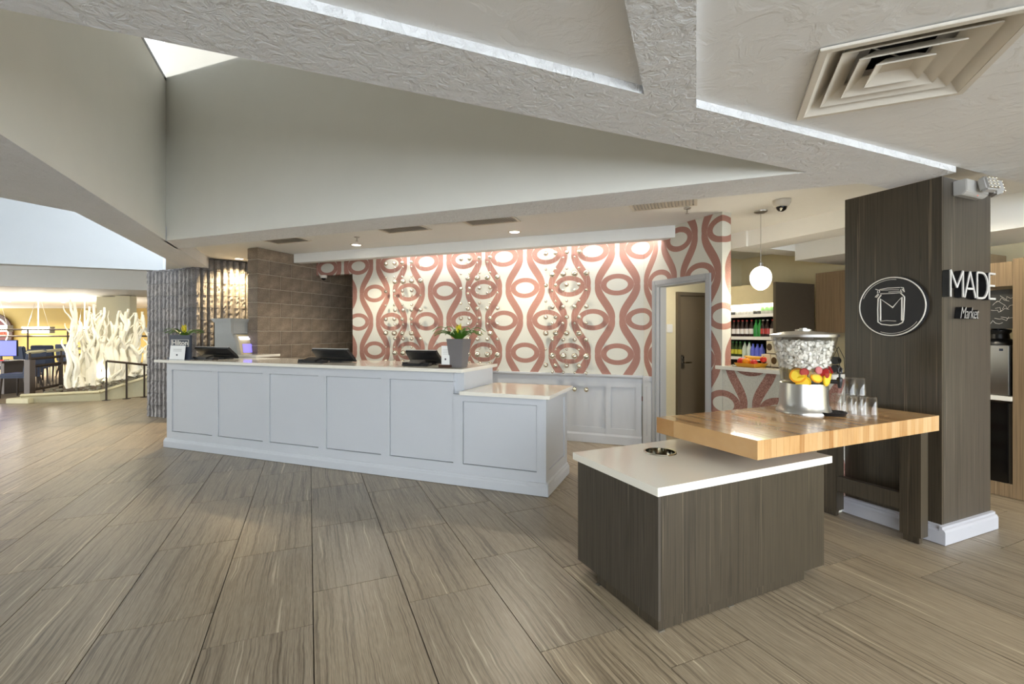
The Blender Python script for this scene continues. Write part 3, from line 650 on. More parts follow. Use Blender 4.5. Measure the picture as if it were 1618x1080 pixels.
# square diffuser in the near ceiling
zc0 = 2.478
q = [T.loc(*PX(*p, zc0)) for p in ((1272, 182), (1302, 72), (1618, 14), (1530, 140))]
qc = (sum(p[0] for p in q) / 4, sum(p[1] for p in q) / 4); print('diffuser', q)
dfa = math.degrees(atan2(q[3][1] - q[0][1], q[3][0] - q[0][0])) + TH
dv = thing('ceiling_diffuser', 'large square white air diffuser with nested louvres in the near ceiling', 'air diffuser', T.o(*qc, zc0), dfa)
hf = .32
def sqring(m, h0, z0, h1, z1, th=.004):
    v = [(sx * h0, sy * h0, z0) for sx, sy in ((-1, -1), (1, -1), (1, 1), (-1, 1))] + [(sx * h1, sy * h1, z1) for sx, sy in ((-1, -1), (1, -1), (1, 1), (-1, 1))]
    v += [(x, y, z + th) for x, y, z in v]
    f = []
    for i in range(4):
        j = (i + 1) % 4; f += [(i, j, 4 + j, 4 + i), (8 + i, 12 + i, 12 + j, 8 + j), (i, 8 + i, 8 + j, j), (4 + i, 4 + j, 12 + j, 12 + i)]
    return m.add(v, f)
sqring(MB(), hf, -.016, hf - .028, -.016, .012).build('frame', M['rim'], dv, .002)
sqring(MB(), hf - .028, -.014, .20, .075, .003).build('outer_cone', M['rim'], dv)
for h0, z0, h1, z1 in ((.235, -.004, .155, .05), (.165, -.006, .10, .045), (.095, -.008, .05, .03)): sqring(MB(), h0, z0, h1, z1, .006).build('louver', M['rim'], dv, .001)
MB().box(-.052, .052, -.052, .052, .028, .034).build('centre_plate', M['rim'], dv); MB().tube([(-.15, -.15, .06), (.15, .15, .06)], .003, 6).build('brace', M['steel'], dv)
MB().lathe([(.15, .075), (.15, .115), (0, .115)], 24, cap=False).build('duct_collar', M['dark'], dv); MB().lathe([(.15, .0755), (.29, .0755)], 4, cap=False).build('plenum', M['grey'], dv).rotation_euler = (0, 0, R(45))
# hole for the diffuser throat
cut = MB().box(-hf + .03, hf - .03, -hf + .03, hf - .03, -.2, .118).build('throat', M['rim'], None); cut.location = dv.location; cut.rotation_euler = dv.rotation_euler
bpy.context.view_layer.update()
md = ceil.modifiers.new('b', 'BOOLEAN'); md.object = cut; md.operation = 'DIFFERENCE'; md.solver = 'EXACT'
dg = bpy.context.evaluated_depsgraph_get(); dg.update(); nm = bpy.data.meshes.new_from_object(ceil.evaluated_get(dg)); ceil.modifiers.clear(); ceil.data = nm; bpy.data.objects.remove(cut)
# ------------------------------------------------------------------ column with signs
cw = thing('clad_column', 'square column clad in dark striped wood with grey base', 'column', T.o(COLU, COLV0), TH)
cwx, cwy = COLU1 - COLU, COLV1 - COLV0
MB().box(0, .02, .0, cwy, .12, ZL - .002).build('side_cladding', M['zebd'], cw, .001); MB().box(.0205, cwx, .0, .02, .12, ZL - .002).build('front_cladding', M['zeb'], cw, .001)
MB().box(.0205, cwx, .0205, cwy, .002, ZL - .003).build('core', M['zeb'], cw)
bp = [(-.0, .003), (-.035, .003), (-.035, .085), (-.028, .098), (-.018, .104), (-.018, .118), (0, .122)]
MB().extrx(bp, -.035, cwx + .02).build('baseboard', M['base'], cw); MB().extr([(y, z) for y, z in bp], .0, cwy).build('baseboard', M['base'], cw)
# round sign on the side face: strokes laid out on the face
Cs = Fr(*T.w(COLU, COLV0), TH)
def face(zx, zy):
    px, py = 1340 + zx / 8.306, 420 + zy / 8.306; ly = Cs.coly(px, -.03); return (-.032, ly, Cs.z(-.03, ly, py))
cA, cB, cT, cBm = face(132, 530), face(1045, 530), face(590, 135), face(590, 925)
rc = ((cA[1] - cB[1]) + (cT[2] - cBm[2])) / 4; cy, cz = (cA[1] + cB[1]) / 2, (cT[2] + cBm[2]) / 2
rs = thing('round_sign', 'round black jar logo sign on the dark wood column side', 'sign', Cs.o(-.002, cy, cz), TH)
m = MB().lathe([(rc, 0), (rc, .026), (0, .026)], 48, cap=False); m.lathe([(0, 0), (rc, 0)], 48, cap=False); m.v = [(-z - .001, y, x) for x, y, z in m.v]; m.build('disc', M['disc'], rs, smooth=True)
def ringx(r, wd, a0=0, a1=360, n=64): return MB().tube([(-.028, r * cos(R(a0 + (a1 - a0) * i / n)), r * sin(R(a0 + (a1 - a0) * i / n))) for i in range(n + 1)], wd, 6)
ringx(rc - .009, .0045).build('ring', M['line'], rs); ringx(rc - .024, .0016, 20, 100, 30).build('arc', M['line'], rs)
ringx(rc - .024, .0016, 215, 290, 30).build('arc', M['line'], rs)
def stroke(pts, wd, nm='jar_line'):
    P_ = []
    for p in pts: q_ = face(*p); P_.append((-.0275, q_[1] - cy, q_[2] - cz))
    MB().tube(P_, wd, 6).build(nm, M['line'], rs)
stroke([(435, 380), (395, 430), (390, 580), (392, 735), (440, 765), (560, 778), (660, 768), (715, 740), (728, 700), (735, 560), (740, 405), (690, 355)], .0045)
stroke([(425, 715), (425, 430), (585, 545), (705, 410), (705, 715)], .0055, 'letter_m')
stroke([(420, 725), (500, 715), (630, 722)], .002); stroke([(415, 310), (520, 290), (680, 283)], .003); stroke([(425, 365), (560, 360), (690, 350)], .003); stroke([(530, 342), (620, 335), (690, 332)], .002); stroke([(430, 318), (560, 312), (670, 312)], .002)
stroke([(360, 305), (390, 315), (415, 320), (412, 350), (385, 355), (390, 325)], .003, 'clasp'); stroke([(395, 365), (355, 410), (375, 412), (405, 372)], .003, 'clasp'); stroke([(690, 280), (725, 285), (740, 340), (700, 345), (690, 310), (712, 300), (725, 330)], .003, 'clasp')
# MADE letters and script below
Ff = Fr(*T.w(COLU, COLV0), TH); dep = .048
def fx(px): return Ff.colx(px, -dep)
zl0, zl1 = Ff.z(fx(1535), -dep, 470), Ff.z(fx(1535), -dep, 429)
ms = thing('channel_letters', 'white faced black channel letters spelling MADE on the column front', 'letter sign', Ff.o(0, 0, zl0), TH)
hh = zl1 - zl0; sw_ = .013
def seg(m, x0, z0, x1, z1, y0, y1, wd=sw_):
    d = Vector((x1 - x0, 0, z1 - z0)).normalized(); n = Vector((-d.z, 0, d.x)) * wd / 2; a, b_ = Vector((x0, 0, z0)), Vector((x1, 0, z1))
    return m.extr([((a + n).x, (a + n).z), ((b_ + n).x, (b_ + n).z), ((b_ - n).x, (b_ - n).z), ((a - n).x, (a - n).z)], y0, y1)
def letter(nm, strokes):
    bd = MB(); fc = MB()
    for i, s_ in enumerate(strokes): e = i * .0003; seg(bd, *s_, -dep + .006 + e, -.004 - e, sw_ + i * .0002); seg(fc, *s_, -dep - e, -dep + .0055, sw_)
    o = bd.build(nm, M['black'], ms); fc.build('face', M['sign_grey'], o)
def X4(a, b_): return fx(a) + sw_ / 2, fx(b_) - sw_ / 2
a, b_ = X4(1502, 1523); letter('letter_m', [(a, 0, a, hh), (a, hh, (a + b_) / 2, hh * .36), ((a + b_) / 2, hh * .36, b_, hh), (b_, hh, b_, 0)])
a, b_ = X4(1524, 1543); letter('letter_a', [(a, 0, (a + b_) / 2, hh), ((a + b_) / 2, hh, b_, 0), (a + (b_ - a) * .25, hh * .34, b_ - (b_ - a) * .25, hh * .34)])
a, b_ = X4(1544, 1562); rr_ = [(a, hh)] + [(a + (b_ - a) * (.45 + .55 * sin(pi * k / 8)), hh * (.5 + .5 * cos(pi * k / 8))) for k in range(9)] + [(a, 0)]
letter('letter_d', [(a, 0, a, hh)] + [(rr_[i][0], rr_[i][1], rr_[i + 1][0], rr_[i + 1][1]) for i in range(len(rr_) - 1)])
a, b_ = X4(1563, 1574); letter('letter_e', [(a, 0, a, hh), (a, hh, b_, hh), (a, hh * .52, b_ - .01, hh * .52), (a, 0, b_, 0)])
zs0 = Ff.z(fx(1535), -.05, 495); mk = thing('script_lettering', 'black script lettering reading Market below the large white letters', 'letter sign', Ff.o(Ff.colx(1536, -.05), 0, zs0), TH)
text_mesh('Market', .115, .016, 'lettering', 'black', mk, (0, -.018, 0), shear=.35, sx=.78, sp=.9); text_mesh('Market', .115, .0008, 'lettering_face', 'grey', mk, (0, -.0352, 0), shear=.35, sx=.78, sp=.9, off=-.002)
# emergency light
ex0, ex1 = Ff.colx(1523, -.06), Ff.colx(1558, -.06); ez0, ez1 = Ff.z(ex0, -.06, 306), Ff.z(ex0, -.06, 280)
em = thing('emergency_light', 'white twin head emergency light near the top of the column front', 'emergency light', Ff.o(ex0, 0, ez0), TH); ew = ex1 - ex0; eh = min(ez1, ZL - .02) - ez0
MB().extrx([(-.001, 0), (-.05, -.0), (-.075, .02), (-.075, eh), (-.001, eh)], 0, ew).build('housing', M['grey'], em, .005)
for k, (xx, yaw) in enumerate(((ew * .55, -12), (ew * 1.12, 40))):
    h = MB().box(-.055, .055, -.035, .02, -.048, .048).build('lamp_head', M['grey'], em, .012); h.location = (xx, -.115 + k * .03, eh * .62); h.rotation_euler = (R(-14), 0, R(yaw))
    for i in range(4):
        for j in range(3): MB().sphere((-.032 + j * .032, -.037, -.034 + i * .0225), .0085, 8, 6).build('led', M['chrome'], h, smooth=True)
    MB().tube([(xx, -.07, eh * .5), (xx, -.095 + k * .03, eh * .6)], .012).build('swivel', M['grey'], em)
MB().sphere((ew * .6, -.062, .008), .003, 8, 6).build('indicator', M['red'], em)
# ------------------------------------------------------------------ island cabinet with waste hole
ia = 25.5; io = PX(1040, 1000, 0); I = Fr(io[0], io[1], ia)
bw, bd_, kw, kd = I.colx(1302, 0), I.coly(913, 0), I.colx(1272, 0), I.coly(942, 0)
ZI = .686
isl = thing('waste_cabinet', 'dark striped wood cabinet with recessed plinth under the white slab', 'cabinet', I.o(), ia)
MB().box(.0, .018, .0, bd_, .052, ZI - .042).build('end_panel', M['zeb'], isl, .001); MB().box(.0185, bw, .0, .018, .052, ZI - .042).build('front_panel', M['zebd'], isl, .001)
MB().box(.0185, bw, .0185, bd_, .052, ZI - .042).build('carcass', M['zeb'], isl)
MB().box(.004, kw, .004, kd, .006, .0515).build('plinth', M['zebd'], isl, .001)
for x0, y0 in ((.02, .003), (.003, kd - .03), (kw * .45, .003)): MB().box(x0 - .015, x0 + .02, y0 - .004, y0 + .02, .0008, .0058).build('levelling_foot', M['steel'], isl)
sl = thing('quartz_slab', 'white quartz slab with a round steel waste opening', 'countertop', I.o(0, 0, ZI), ia)
sx1 = I.colx(1315, -.025); sy1 = I.coly(905, -.025)
hx, hy = I.loc(*PX(1043, 714, ZI)); hr = .088
n = 32; ring = [(hx + hr * cos(2 * pi * k / n), hy + hr * sin(2 * pi * k / n)) for k in range(n)]
rect = []
x0, x1, y0, y1 = -.025, sx1, -.025, sy1
for k in range(n):
    c_, s_ = cos(2 * pi * k / n), sin(2 * pi * k / n); tt = min([((x1 - hx) / c_ if c_ > 1e-9 else (x0 - hx) / c_ if c_ < -1e-9 else 1e9), ((y1 - hy) / s_ if s_ > 1e-9 else (y0 - hy) / s_ if s_ < -1e-9 else 1e9)]); rect.append((hx + c_ * tt, hy + s_ * tt))
corners = [(x0, y0), (x1, y0), (x1, y1), (x0, y1)]
outer = []
for k in range(n):
    outer.append([rect[k]])
    a0_, a1_ = 2 * pi * k / n, 2 * pi * (k + 1) / n
    for cn in corners:
        an = atan2(cn[1] - hy, cn[0] - hx) % (2 * pi)
        if a0_ < an < a1_: outer[-1].append(cn)
v = []; f = []; idx = []
def pt(p, z): v.append((p[0], p[1], z)); return len(v) - 1
ro = [[pt(p, 0) for p in g] for g in outer]; rb = [[pt(p, -.04) for p in g] for g in outer]; it = [pt(p, 0) for p in ring]; ib = [pt(p, -.04) for p in ring]
for k in range(n):
    j = (k + 1) % n; f.append(tuple([it[k]] + ro[k] + [ro[j][0], it[j]])); f.append(tuple([ib[k]] + rb[k] + [rb[j][0], ib[j]])[::-1]); f.append((it[k], it[j], ib[j], ib[k]))
    top = ro[k] + [ro[j][0]]; bot = rb[k] + [rb[j][0]]
    for i in range(len(top) - 1): f.append((top[i], bot[i], bot[i + 1], top[i + 1]))
MB().add(v, f).build('slab', M['quartz'], sl)
MB().lathe([(hr + .008, .001), (hr + .006, .006), (hr - .003, .006), (hr - .004, -.0395), (hr - .006, -.0395), (hr - .006, .004)], 32, (hx, hy, 0), cap=False).build('ring', M['chrome'], sl, smooth=True)
MB().lathe([(0, -.0405), (hr + .004, -.0405)], 24, (hx, hy, 0), cap=False).build('opening', M['blackgl'], sl)  # black disc standing in for the shade inside the hole
# ------------------------------------------------------------------ butcher block table
ZB1, ZB0 = .865, .768
bo = PX(1197, 696, ZB1); Bf = Fr(bo[0], bo[1], 24.6)
bL, bD = Bf.colx(1484, 0), Bf.coly(1037.4, 0)
tbx = thing('butcher_block_table', 'thick butcher block table reaching over the white slab to the column', 'table', Bf.o(), Bf.a)
ns = 36; rr = random.Random(5); cuts = [0]
while cuts[-1] < bL - .03: cuts.append(cuts[-1] + rr.choice((.038, .044, .05, .056)))
cuts[-1] = bL
for a, b_ in zip(cuts[:-1], cuts[1:]):
    yy = [0] + sorted(rr.uniform(.12, bD - .12) for _ in range(1)) + [bD]
    for c_, d_ in zip(yy[:-1], yy[1:]): MB().box(a + .0002, b_ - .0002, c_ + .0002, d_ - .0002, ZB0, ZB1).build('stave', M['stave'], tbx, .0008, seg=1)
l1, l2 = Bf.loc(*PX(1313, 811, 0)), Bf.loc(*PX(1420, 850, 0)); lw = .115
lx = Bf.loc(*PX(1450, 858, 0))[0] - lw + .0
lx = l2[0]
lys = [(Bf.coly(1455, lx), Bf.coly(1421, lx)), (Bf.coly(1322, lx), Bf.coly(1322, lx) + .15)]
for la_, lb_ in lys:
    MB().box(lx, lx + .088, la_, lb_, .045, ZB0 - .001).build('leg', M['zebd'], tbx, .001); MB().box(lx + .012, lx + .05, la_ + .015, lb_ - .015, .002, .0449).build('foot', M['zebd'], tbx, .001)
la, lb = lys[0][1], lys[1][0]
MB().box(lx + .004, lx + .056, la + .0005, lb - .0005, .20, .31).build('stretcher', M['zebd'], tbx, .001)
MB().box(lx + .004, lx + .056, la + .0005, lb - .0005, ZB0 - .05, ZB0 - .001).build('apron', M['zebd'], tbx, .001)
p0 = Bf.loc(*I.w(.86, .22)); MB().box(p0[0] - .0, p0[0] + .3, p0[1], p0[1] + .28, ZI + .002, ZB0 - .001).build('support_block', M['zebd'], tbx)
print('table', bL, bD, 'leg', lx, la, lb, 'island', bw, bd_, kw, kd, sx1, sy1)
# beverage dispenser
d0 = PX(1269, 657, ZB1); Yd = d0[1] + .165; dx_ = (1269.5 - CX) / F * Yd
dp = thing('drink_dispenser', 'clear drink dispenser with ice and fruit on a brushed steel base', 'drink dispenser', (dx_, Yd, ZB1), 20)
def zz(py): return H + (HY - py) * Yd / F - ZB1
rB, rM = 77 / 2 * Yd / F, 66 / 2 * Yd / F; zb1 = zz(604); zt_ = zz(531); rT = 94 / 2 * Yd / F * .97
MB().lathe([(rB, .001), (rB, .012), (rB * .965, .02), (rM * 1.03, .06), (rM, zb1), (rM * .9, zb1 + .004), (0, zb1 + .004)], 40).build('base', M['steel'], dp, smooth=True)
MB().lathe([(rM * .93, zb1 + .005), (rM * .96, zb1 + .02), (rM * 1.05, zb1 + .1), (rT * .97, zt_ - .03), (rT, zt_), (rT - .004, zt_), (rT * .97 - .004, zt_ - .03), (rM * 1.05 - .004, zb1 + .1), (rM * .96 - .004, zb1 + .022), (0, zb1 + .01)], 40).build('vessel', M['acrylic'], dp, smooth=True)
MB().lathe([(rT + .006, zt_ - .004), (rT + .008, zt_ + .012), (rT * .6, zt_ + .03), (.05, zt_ + .036), (0, zt_ + .036)], 40).build('lid', M['steel'], dp, smooth=True)
MB().lathe([(.05, zt_ + .037), (.05, zt_ + .047), (.024, zt_ + .049), (.024, zt_ + .055), (0, zt_ + .055)], 20).build('lid_knob', M['steel'], dp, smooth=True)
zf = zz(580)
MB().lathe([(0, zb1 + .012), (rM * .94, zb1 + .024), (rM * 1.0, zf)], 32, cap=True).build('water', M['water'], dp)
ice = MB(); rr = random.Random(11)
for k in range(900):
    q_ = rr.random() ** .8; z = zf - .005 + (zt_ - .03 - zf) * rr.random(); R0 = rM * 1.0 + (rT - rM) * (z - zb1) / (zt_ - zb1) - .022; r = R0 * sqrt(rr.uniform(.45, 1)); a = rr.uniform(0, 2 * pi); s_ = rr.uniform(.006, .012)
    cb = MB().box(-s_, s_, -s_, s_, -s_ * .8, s_ * .8); e = Vector((rr.uniform(-1, 1), rr.uniform(-1, 1), rr.uniform(-1, 1))).to_track_quat('Z', 'Y').to_matrix()
    ice.add([tuple(e @ Vector(p) + Vector((r * cos(a), r * sin(a), z))) for p in cb.v], cb.f)
o = ice.build('ice', M['ice'], dp); o['kind'] = 'stuff'
def fruit(px, py, r, nm, m1, m2, tilt=0, off=.008):
    lx_ = (px - 1269.5) * Yd / F; z = zz(py); R0 = rM * 1.02 + (rT - rM) * max(0, (z - zb1)) / (zt_ - zb1) - off; lx_ = max(-R0 * .9, min(R0 * .9, lx_)); an = -math.acos(lx_ / R0)
    an -= R(20)
    m = MB().lathe([(0, 0), (r, 0), (r, .006), (0, .006)], 18, cap=False); o = m.build(nm, M[m1], dp); o.location = (R0 * cos(an), R0 * sin(an), z); o.rotation_euler = (R(90 + tilt), 0, an + pi / 2)
    MB().lathe([(0, .0065), (r * .78, .0065), (r * .78, .0075), (0, .0075)], 16, cap=False).build('flesh', M[m2], o)
colmat('lemon_rind', (226, 186, 30)); colmat('lemon_flesh', (246, 212, 70)); colmat('strawberry', (150, 28, 30)); colmat('strawberry_flesh', (176, 70, 62)); colmat('orange_rind', (236, 160, 30))
for px, py, r, nm, a, b_, tl in ((1287, 596, .046, 'lemon_slice', 'lemon_rind', 'lemon_flesh', 5), (1246, 591, .05, 'lemon_slice', 'orange_rind', 'lemon_flesh', -20), (1252, 600, .045, 'lemon_slice', 'lemon_rind', 'lemon_flesh', 25), (1268, 594, .035, 'lemon_slice', 'orange_rind', 'lemon_flesh', -35), (1303, 594, .04, 'lemon_slice', 'lemon_rind', 'lemon_flesh', 15), (1252, 585, .026, 'strawberry_slice', 'strawberry', 'strawberry_flesh', 10), (1270, 582, .024, 'strawberry_slice', 'strawberry', 'strawberry_flesh', -8), (1280, 585, .03, 'strawberry_slice', 'strawberry', 'strawberry', 30), (1295, 582, .026, 'strawberry_slice', 'strawberry', 'strawberry', -25), (1285, 588, .026, 'strawberry_slice', 'strawberry', 'strawberry', 0)):
    fruit(px, py, r, nm, a, b_, tl)
ta = R(-38 - 20); tr = rM * 1.0; tz = zz(600)
tp = [(tr * cos(ta), tr * sin(ta), tz), ((tr + .05) * cos(ta), (tr + .05) * sin(ta), tz)]
MB().tube(tp, .014, 12).build('tap', M['black'], dp, smooth=True); tx, ty = (tr + .06) * cos(ta), (tr + .06) * sin(ta)
MB().lathe([(.009, -.04), (.016, .0), (.018, .02), (.012, .03)], 12, (tx, ty, tz)).build('spout', M['black'], dp, smooth=True)
MB().tube([(tx, ty, tz + .03), (tx, ty, tz + .05), (tx + .016, ty, tz + .062), (tx + .016, ty, tz + .085), (tx, ty, tz + .098), (tx - .016, ty, tz + .085), (tx - .016, ty, tz + .062), (tx, ty, tz + .05)], .006, 8).build('tap_lever', M['black'], dp, smooth=True)
# drip tray and glasses
tx, ty = PX(1322, 657, ZB1); tray = thing('drip_tray', 'black oval drip tray beside the steel dispenser base', 'drip tray', (tx, ty + .04, ZB1), 15)
m = MB().lathe([(.085, .001), (.095, .02), (.09, .022), (.08, .01), (0, .009)], 24); m.v = [(x * 1.0, y * .75, z) for x, y, z in m.v]; m.build('tray', M['black'], tray, smooth=True)
for k in range(-3, 4): MB().box(k * .02 - .004, k * .02 + .004, -.05, .05, .0105, .016).build('grate_bar', M['black'], tray)
gp = [(1330, 651), (1346, 653), (1361, 655), (1377, 655), (1322, 648), (1340, 648), (1356, 649)]
g0 = thing('drinking_glass', 'clear upturned drinking glass standing on the butcher block', 'glass', (0, 0, 0), 0, 'upturned glasses beside the dispenser')
MB().lathe([(.034, .001), (.0365, .001), (.031, .112), (.026, .118), (0, .118), (0, .113), (.024, .112), (.0285, .106)], 20, cap=False).build('tumbler', M['glass'], g0, smooth=True)
gxy = []
for i, (px, py) in enumerate(gp):
    x, y = PX(px, py, ZB1)
    o = g0 if i == 0 else dup(g0); o.location = (x, y, ZB1); gxy.append((x, y))
for px, (a, b_) in ((1342, (1, 5)), (1362, (2, 6))):
    x = (gxy[a][0] + gxy[b_][0]) / 2; y = (gxy[a][1] + gxy[b_][1]) / 2
    dup(g0, (x, y, ZB1 + .1185), label='clear upturned drinking glass stacked on top of the other glasses')
# ------------------------------------------------------------------ market room behind the half wall
px_, py_ = PX(1202, 333, ZC); pn = thing('egg_pendant', 'glowing white egg shaped pendant lamp above the pass-through ledge', 'pendant lamp', (px_, py_, ZC))
MB().lathe([(.062, -.001), (.06, -.012), (.03, -.028), (0, -.03)], 24).build('canopy', M['steel'], pn, smooth=True)
zbulb = H + (HY - 439.5) * py_ / F - ZC; rb_ = 15.6 * py_ / F
MB().tube([(0, 0, -.028), (0, 0, zbulb + .12)], .003, 6).build('cord', M['steel'], pn); MB().lathe([(.02, zbulb + .105), (.02, zbulb + .15), (.006, zbulb + .165)], 14).build('socket', M['steel'], pn)
MB().lathe([(rb_ * sin(pi * i / 14) * (1 + .06 * cos(pi * i / 14) * -1), zbulb - .118 * cos(pi * i / 14)) for i in range(14)] + [(.02, zbulb + .116)], 24, cap=False).build('shade', M['pend'], pn, smooth=True)
l = bpy.data.lights.new('lamp', 'POINT'); l.energy = 14; l.color = (1, .88, .66); l.shadow_soft_size = .1; o = bpy.data.objects.new('lamp', l); C.objects.link(o); o.parent = pn; o.location = (0, 0, zbulb - .16)
UM = 6.55
struct('wall_market', MB().box(UM, UM + .1, 1.5, VK, 0, ZC), M['cream'], T)
struct('trim_3', MB().box(4.75, UM, 4.0, 4.28, 2.42, ZC), M['white'], T); struct('trim_4', MB().box(4.78, 5.15, 2.5, 3.998, 2.42, ZC), M['white'], T); struct('trim_5', MB().box(5.6, UM - .001, 1.9, 3.998, 2.30, ZC), M['white'], T)
UCF = 5.41; VC = UCF / 1.3138
ck = thing('drinks_cooler', 'tall dark open front drinks cooler with lit shelves', 'cooler', T.o(UCF, VC), TH)
zc_ = 2.04; cwid = .84; cdp = .74
MB().box(0, cdp, 0, .04, .01, zc_).build('side_panel', M['dsteel'], ck, .003); MB().box(0, cdp, cwid - .04, cwid, .01, zc_).build('side_panel', M['dsteel'], ck, .003); MB().box(.02, cdp, .04, cwid - .04, zc_ - .26, zc_).build('canopy', M['atml'], ck, .003)
MB().box(cdp - .04, cdp, .04, cwid - .04, .01, zc_ - .26).build('back_panel', M['dark'], ck); MB().box(.005, cdp, .0405, cwid - .0405, .01, .5).build('plinth', M['dsteel'], ck)
MB().box(.03, .06, .05, cwid - .05, zc_ - .30, zc_ - .262).build('light_strip', M['strip'], ck)
l = bpy.data.lights.new('lamp', 'AREA'); l.shape = 'RECTANGLE'; l.size = .1; l.size_y = .7; l.energy = 18; l.color = (1, .97, .92); o = bpy.data.objects.new('lamp', l); C.objects.link(o); o.parent = ck; o.location = (.1, cwid / 2, zc_ - .31); o.rotation_euler = (0, R(30), 0)
Kf = Fr(*T.w(UCF, VC), TH)
shz = [Kf.z(0, .3, p) for p in (497, 533, 566)]
for z in shz:
    MB().box(.04, cdp - .045, .045, cwid - .045, z - .02, z).build('shelf', M['steel'], ck); MB().box(.03, .0395, .045, cwid - .045, z - .03, z + .012).build('price_rail', M['paper'], ck)
def bottle(nm, label, cat, grp, h, r, body, cap, lab, kind):
    t = thing(nm, label, cat, (0, 0, 0), 0, grp)
    if kind == 'can': MB().lathe([(r * .85, 0), (r, .008), (r, h - .012), (r * .85, h)], 14).build('body', M[body], t, smooth=True); MB().lathe([(r * 1.01, h * .3), (r * 1.01, h * .6)], 14, cap=False).build('label', M[lab], t)
    else:
        MB().lathe([(r * .9, 0), (r, .01), (r, h * .55), (r * .8, h * .68), (r * .36, h * .86), (r * .34, h * .93)], 14).build('body', M[body], t, smooth=True); MB().lathe([(r * .42, h * .93), (r * .42, h), (0, h)], 12, cap=False).build('cap', M[cap], t); MB().lathe([(r * 1.02, h * .2), (r * 1.02, h * .5)], 14, cap=False).build('label', M[lab], t)
    return t
for n_, c_ in (('cola', (40, 20, 18)), ('can_silver', (196, 196, 188)), ('can_green', (140, 190, 120)), ('green_bottle', (40, 140, 60)), ('dark_green', (40, 66, 24)), ('blue_bottle', (104, 116, 226)), ('clear_bottle', (206, 220, 210)), ('cap_red', (206, 50, 44)), ('cap_white', (232, 230, 226)), ('cap_green', (60, 150, 60)), ('cap_blue', (70, 90, 200)), ('label_red', (186, 60, 60)), ('label_white', (226, 222, 222)), ('label_yellow', (206, 200, 60)), ('box_cream', (226, 218, 186)), ('box_brown', (78, 58, 26)), ('orange_fruit', (240, 150, 20)), ('apple', (200, 40, 30)), ('banana', (226, 180, 50)), ('basket', (196, 140, 30)), ('can_dark', (60, 60, 56))): colmat(n_, c_)
def row(z, specs, y0=.06):
    protos = {}
    for px, sp in specs:
        ly = Kf.coly(px, .10)
        if sp[0] not in protos: t = bottle(*sp[1:]); protos[sp[0]] = t
        else: t = dup(protos[sp[0]])
        t.location = Kf.o(.10, ly, z + .001)
cs1 = ('a', 'drink_can', 'silver drink can on the top cooler shelf', 'can', 'silver cans on the top shelf', .165, .036, 'can_silver', '', 'label_white', 'can'); cs2 = ('b', 'drink_can', 'dark drink can on the top cooler shelf', 'can', 'dark cans on the top shelf', .165, .036, 'can_dark', '', 'can_silver', 'can'); cs3 = ('c', 'drink_can', 'pale green drink can on the top cooler shelf', 'can', 'green cans on the top shelf', .17, .042, 'can_silver', '', 'can_green', 'can')
row(shz[0], [(1159, cs2)] + [(p, cs1) for p in (1166, 1172, 1178, 1184, 1189)] + [(1195, cs2), (1201, cs2)] + [(p, cs3) for p in (1208, 1215, 1222)])
b1 = ('a', 'cola_bottle', 'dark cola bottle with red cap on the middle cooler shelf', 'bottle', 'red capped bottles on the middle shelf', .235, .034, 'cola', 'cap_red', 'label_white', 'b'); b2 = ('b', 'soda_bottle', 'green soda bottle on the middle cooler shelf', 'bottle', 'green bottles on the middle shelf', .235, .034, 'green_bottle', 'cap_green', 'green_bottle', 'b'); b3 = ('c', 'cola_bottle', 'dark cola bottle with white cap on the middle cooler shelf', 'bottle', 'white capped bottles on the middle shelf', .235, .034, 'cola', 'cap_white', 'label_red', 'b')
row(shz[1], [(1160, b1), (1167, b1), (1173.5, b1), (1180.5, b1), (1188, b1), (1195, b2), (1201, b2), (1206, b3), (1213, b3), (1221, b1)])
w1 = ('a', 'soda_bottle', 'dark green bottle with yellow label on the bottom cooler shelf', 'bottle', 'dark green bottles on the bottom shelf', .215, .034, 'dark_green', 'cap_green', 'label_yellow', 'b'); w2 = ('b', 'water_bottle', 'clear water bottle with green cap on the bottom cooler shelf', 'bottle', 'clear bottles on the bottom shelf', .215, .034, 'clear_bottle', 'cap_green', 'clear_bottle', 'b'); w3 = ('c', 'water_bottle', 'blue water bottle on the bottom cooler shelf', 'bottle', 'blue bottles on the bottom shelf', .19, .034, 'blue_bottle', 'cap_blue', 'blue_bottle', 'b')
row(shz[2], [(1158, w1), (1164, w1), (1170, w1), (1177, w2), (1184, w2), (1190, w3), (1197, w3), (1204, w3)])
# boxes and fruit basket on the ledge
bx0 = None
Lf = Df
def ledge(px, ly): return Lf.colx(px, ly)
for i, (p0, p1, zlev, lab) in enumerate(((1203, 1217, 0, 'cream snack box with dark oval behind the fruit basket on the ledge'), (1218, 1235, 0, 'cream snack box with dark oval on the ledge beside the dispenser'), (1211, 1227, 1, 'cream snack box with dark oval on top of the other boxes'))):
    a, b_ = ledge(p0, .18), ledge(p1, .18); wd = b_ - a; t = thing('snack_box', lab, 'box', Lf.o((a + b_) / 2, .18, 1.0735 + zlev * .125), Lf.a, 'snack boxes on the ledge')
    MB().box(-wd / 2, wd / 2, 0, .09, .0005, .122).build('carton', M['box_cream'], t, .001); MB().box(-wd / 2 - .0005, wd / 2 + .0005, -.001, .0905, .0002, .008).build('bottom_band', M['box_brown'], t)
    m = MB().lathe([(0, 0), (.028, 0), (.028, .0015), (0, .0015)], 16, cap=False); m.v = [(x - wd * .2, -z - .0005, y * 1.2 + .065) for x, y, z in m.v]; m.build('oval', M['box_brown'], t)
a, b_ = ledge(1169, .08), ledge(1202, .08); fb = thing('fruit_basket', 'shallow amber fruit basket on the pass-through ledge', 'basket', Lf.o((a + b_) / 2, .09, 1.0735), Lf.a); wd = b_ - a
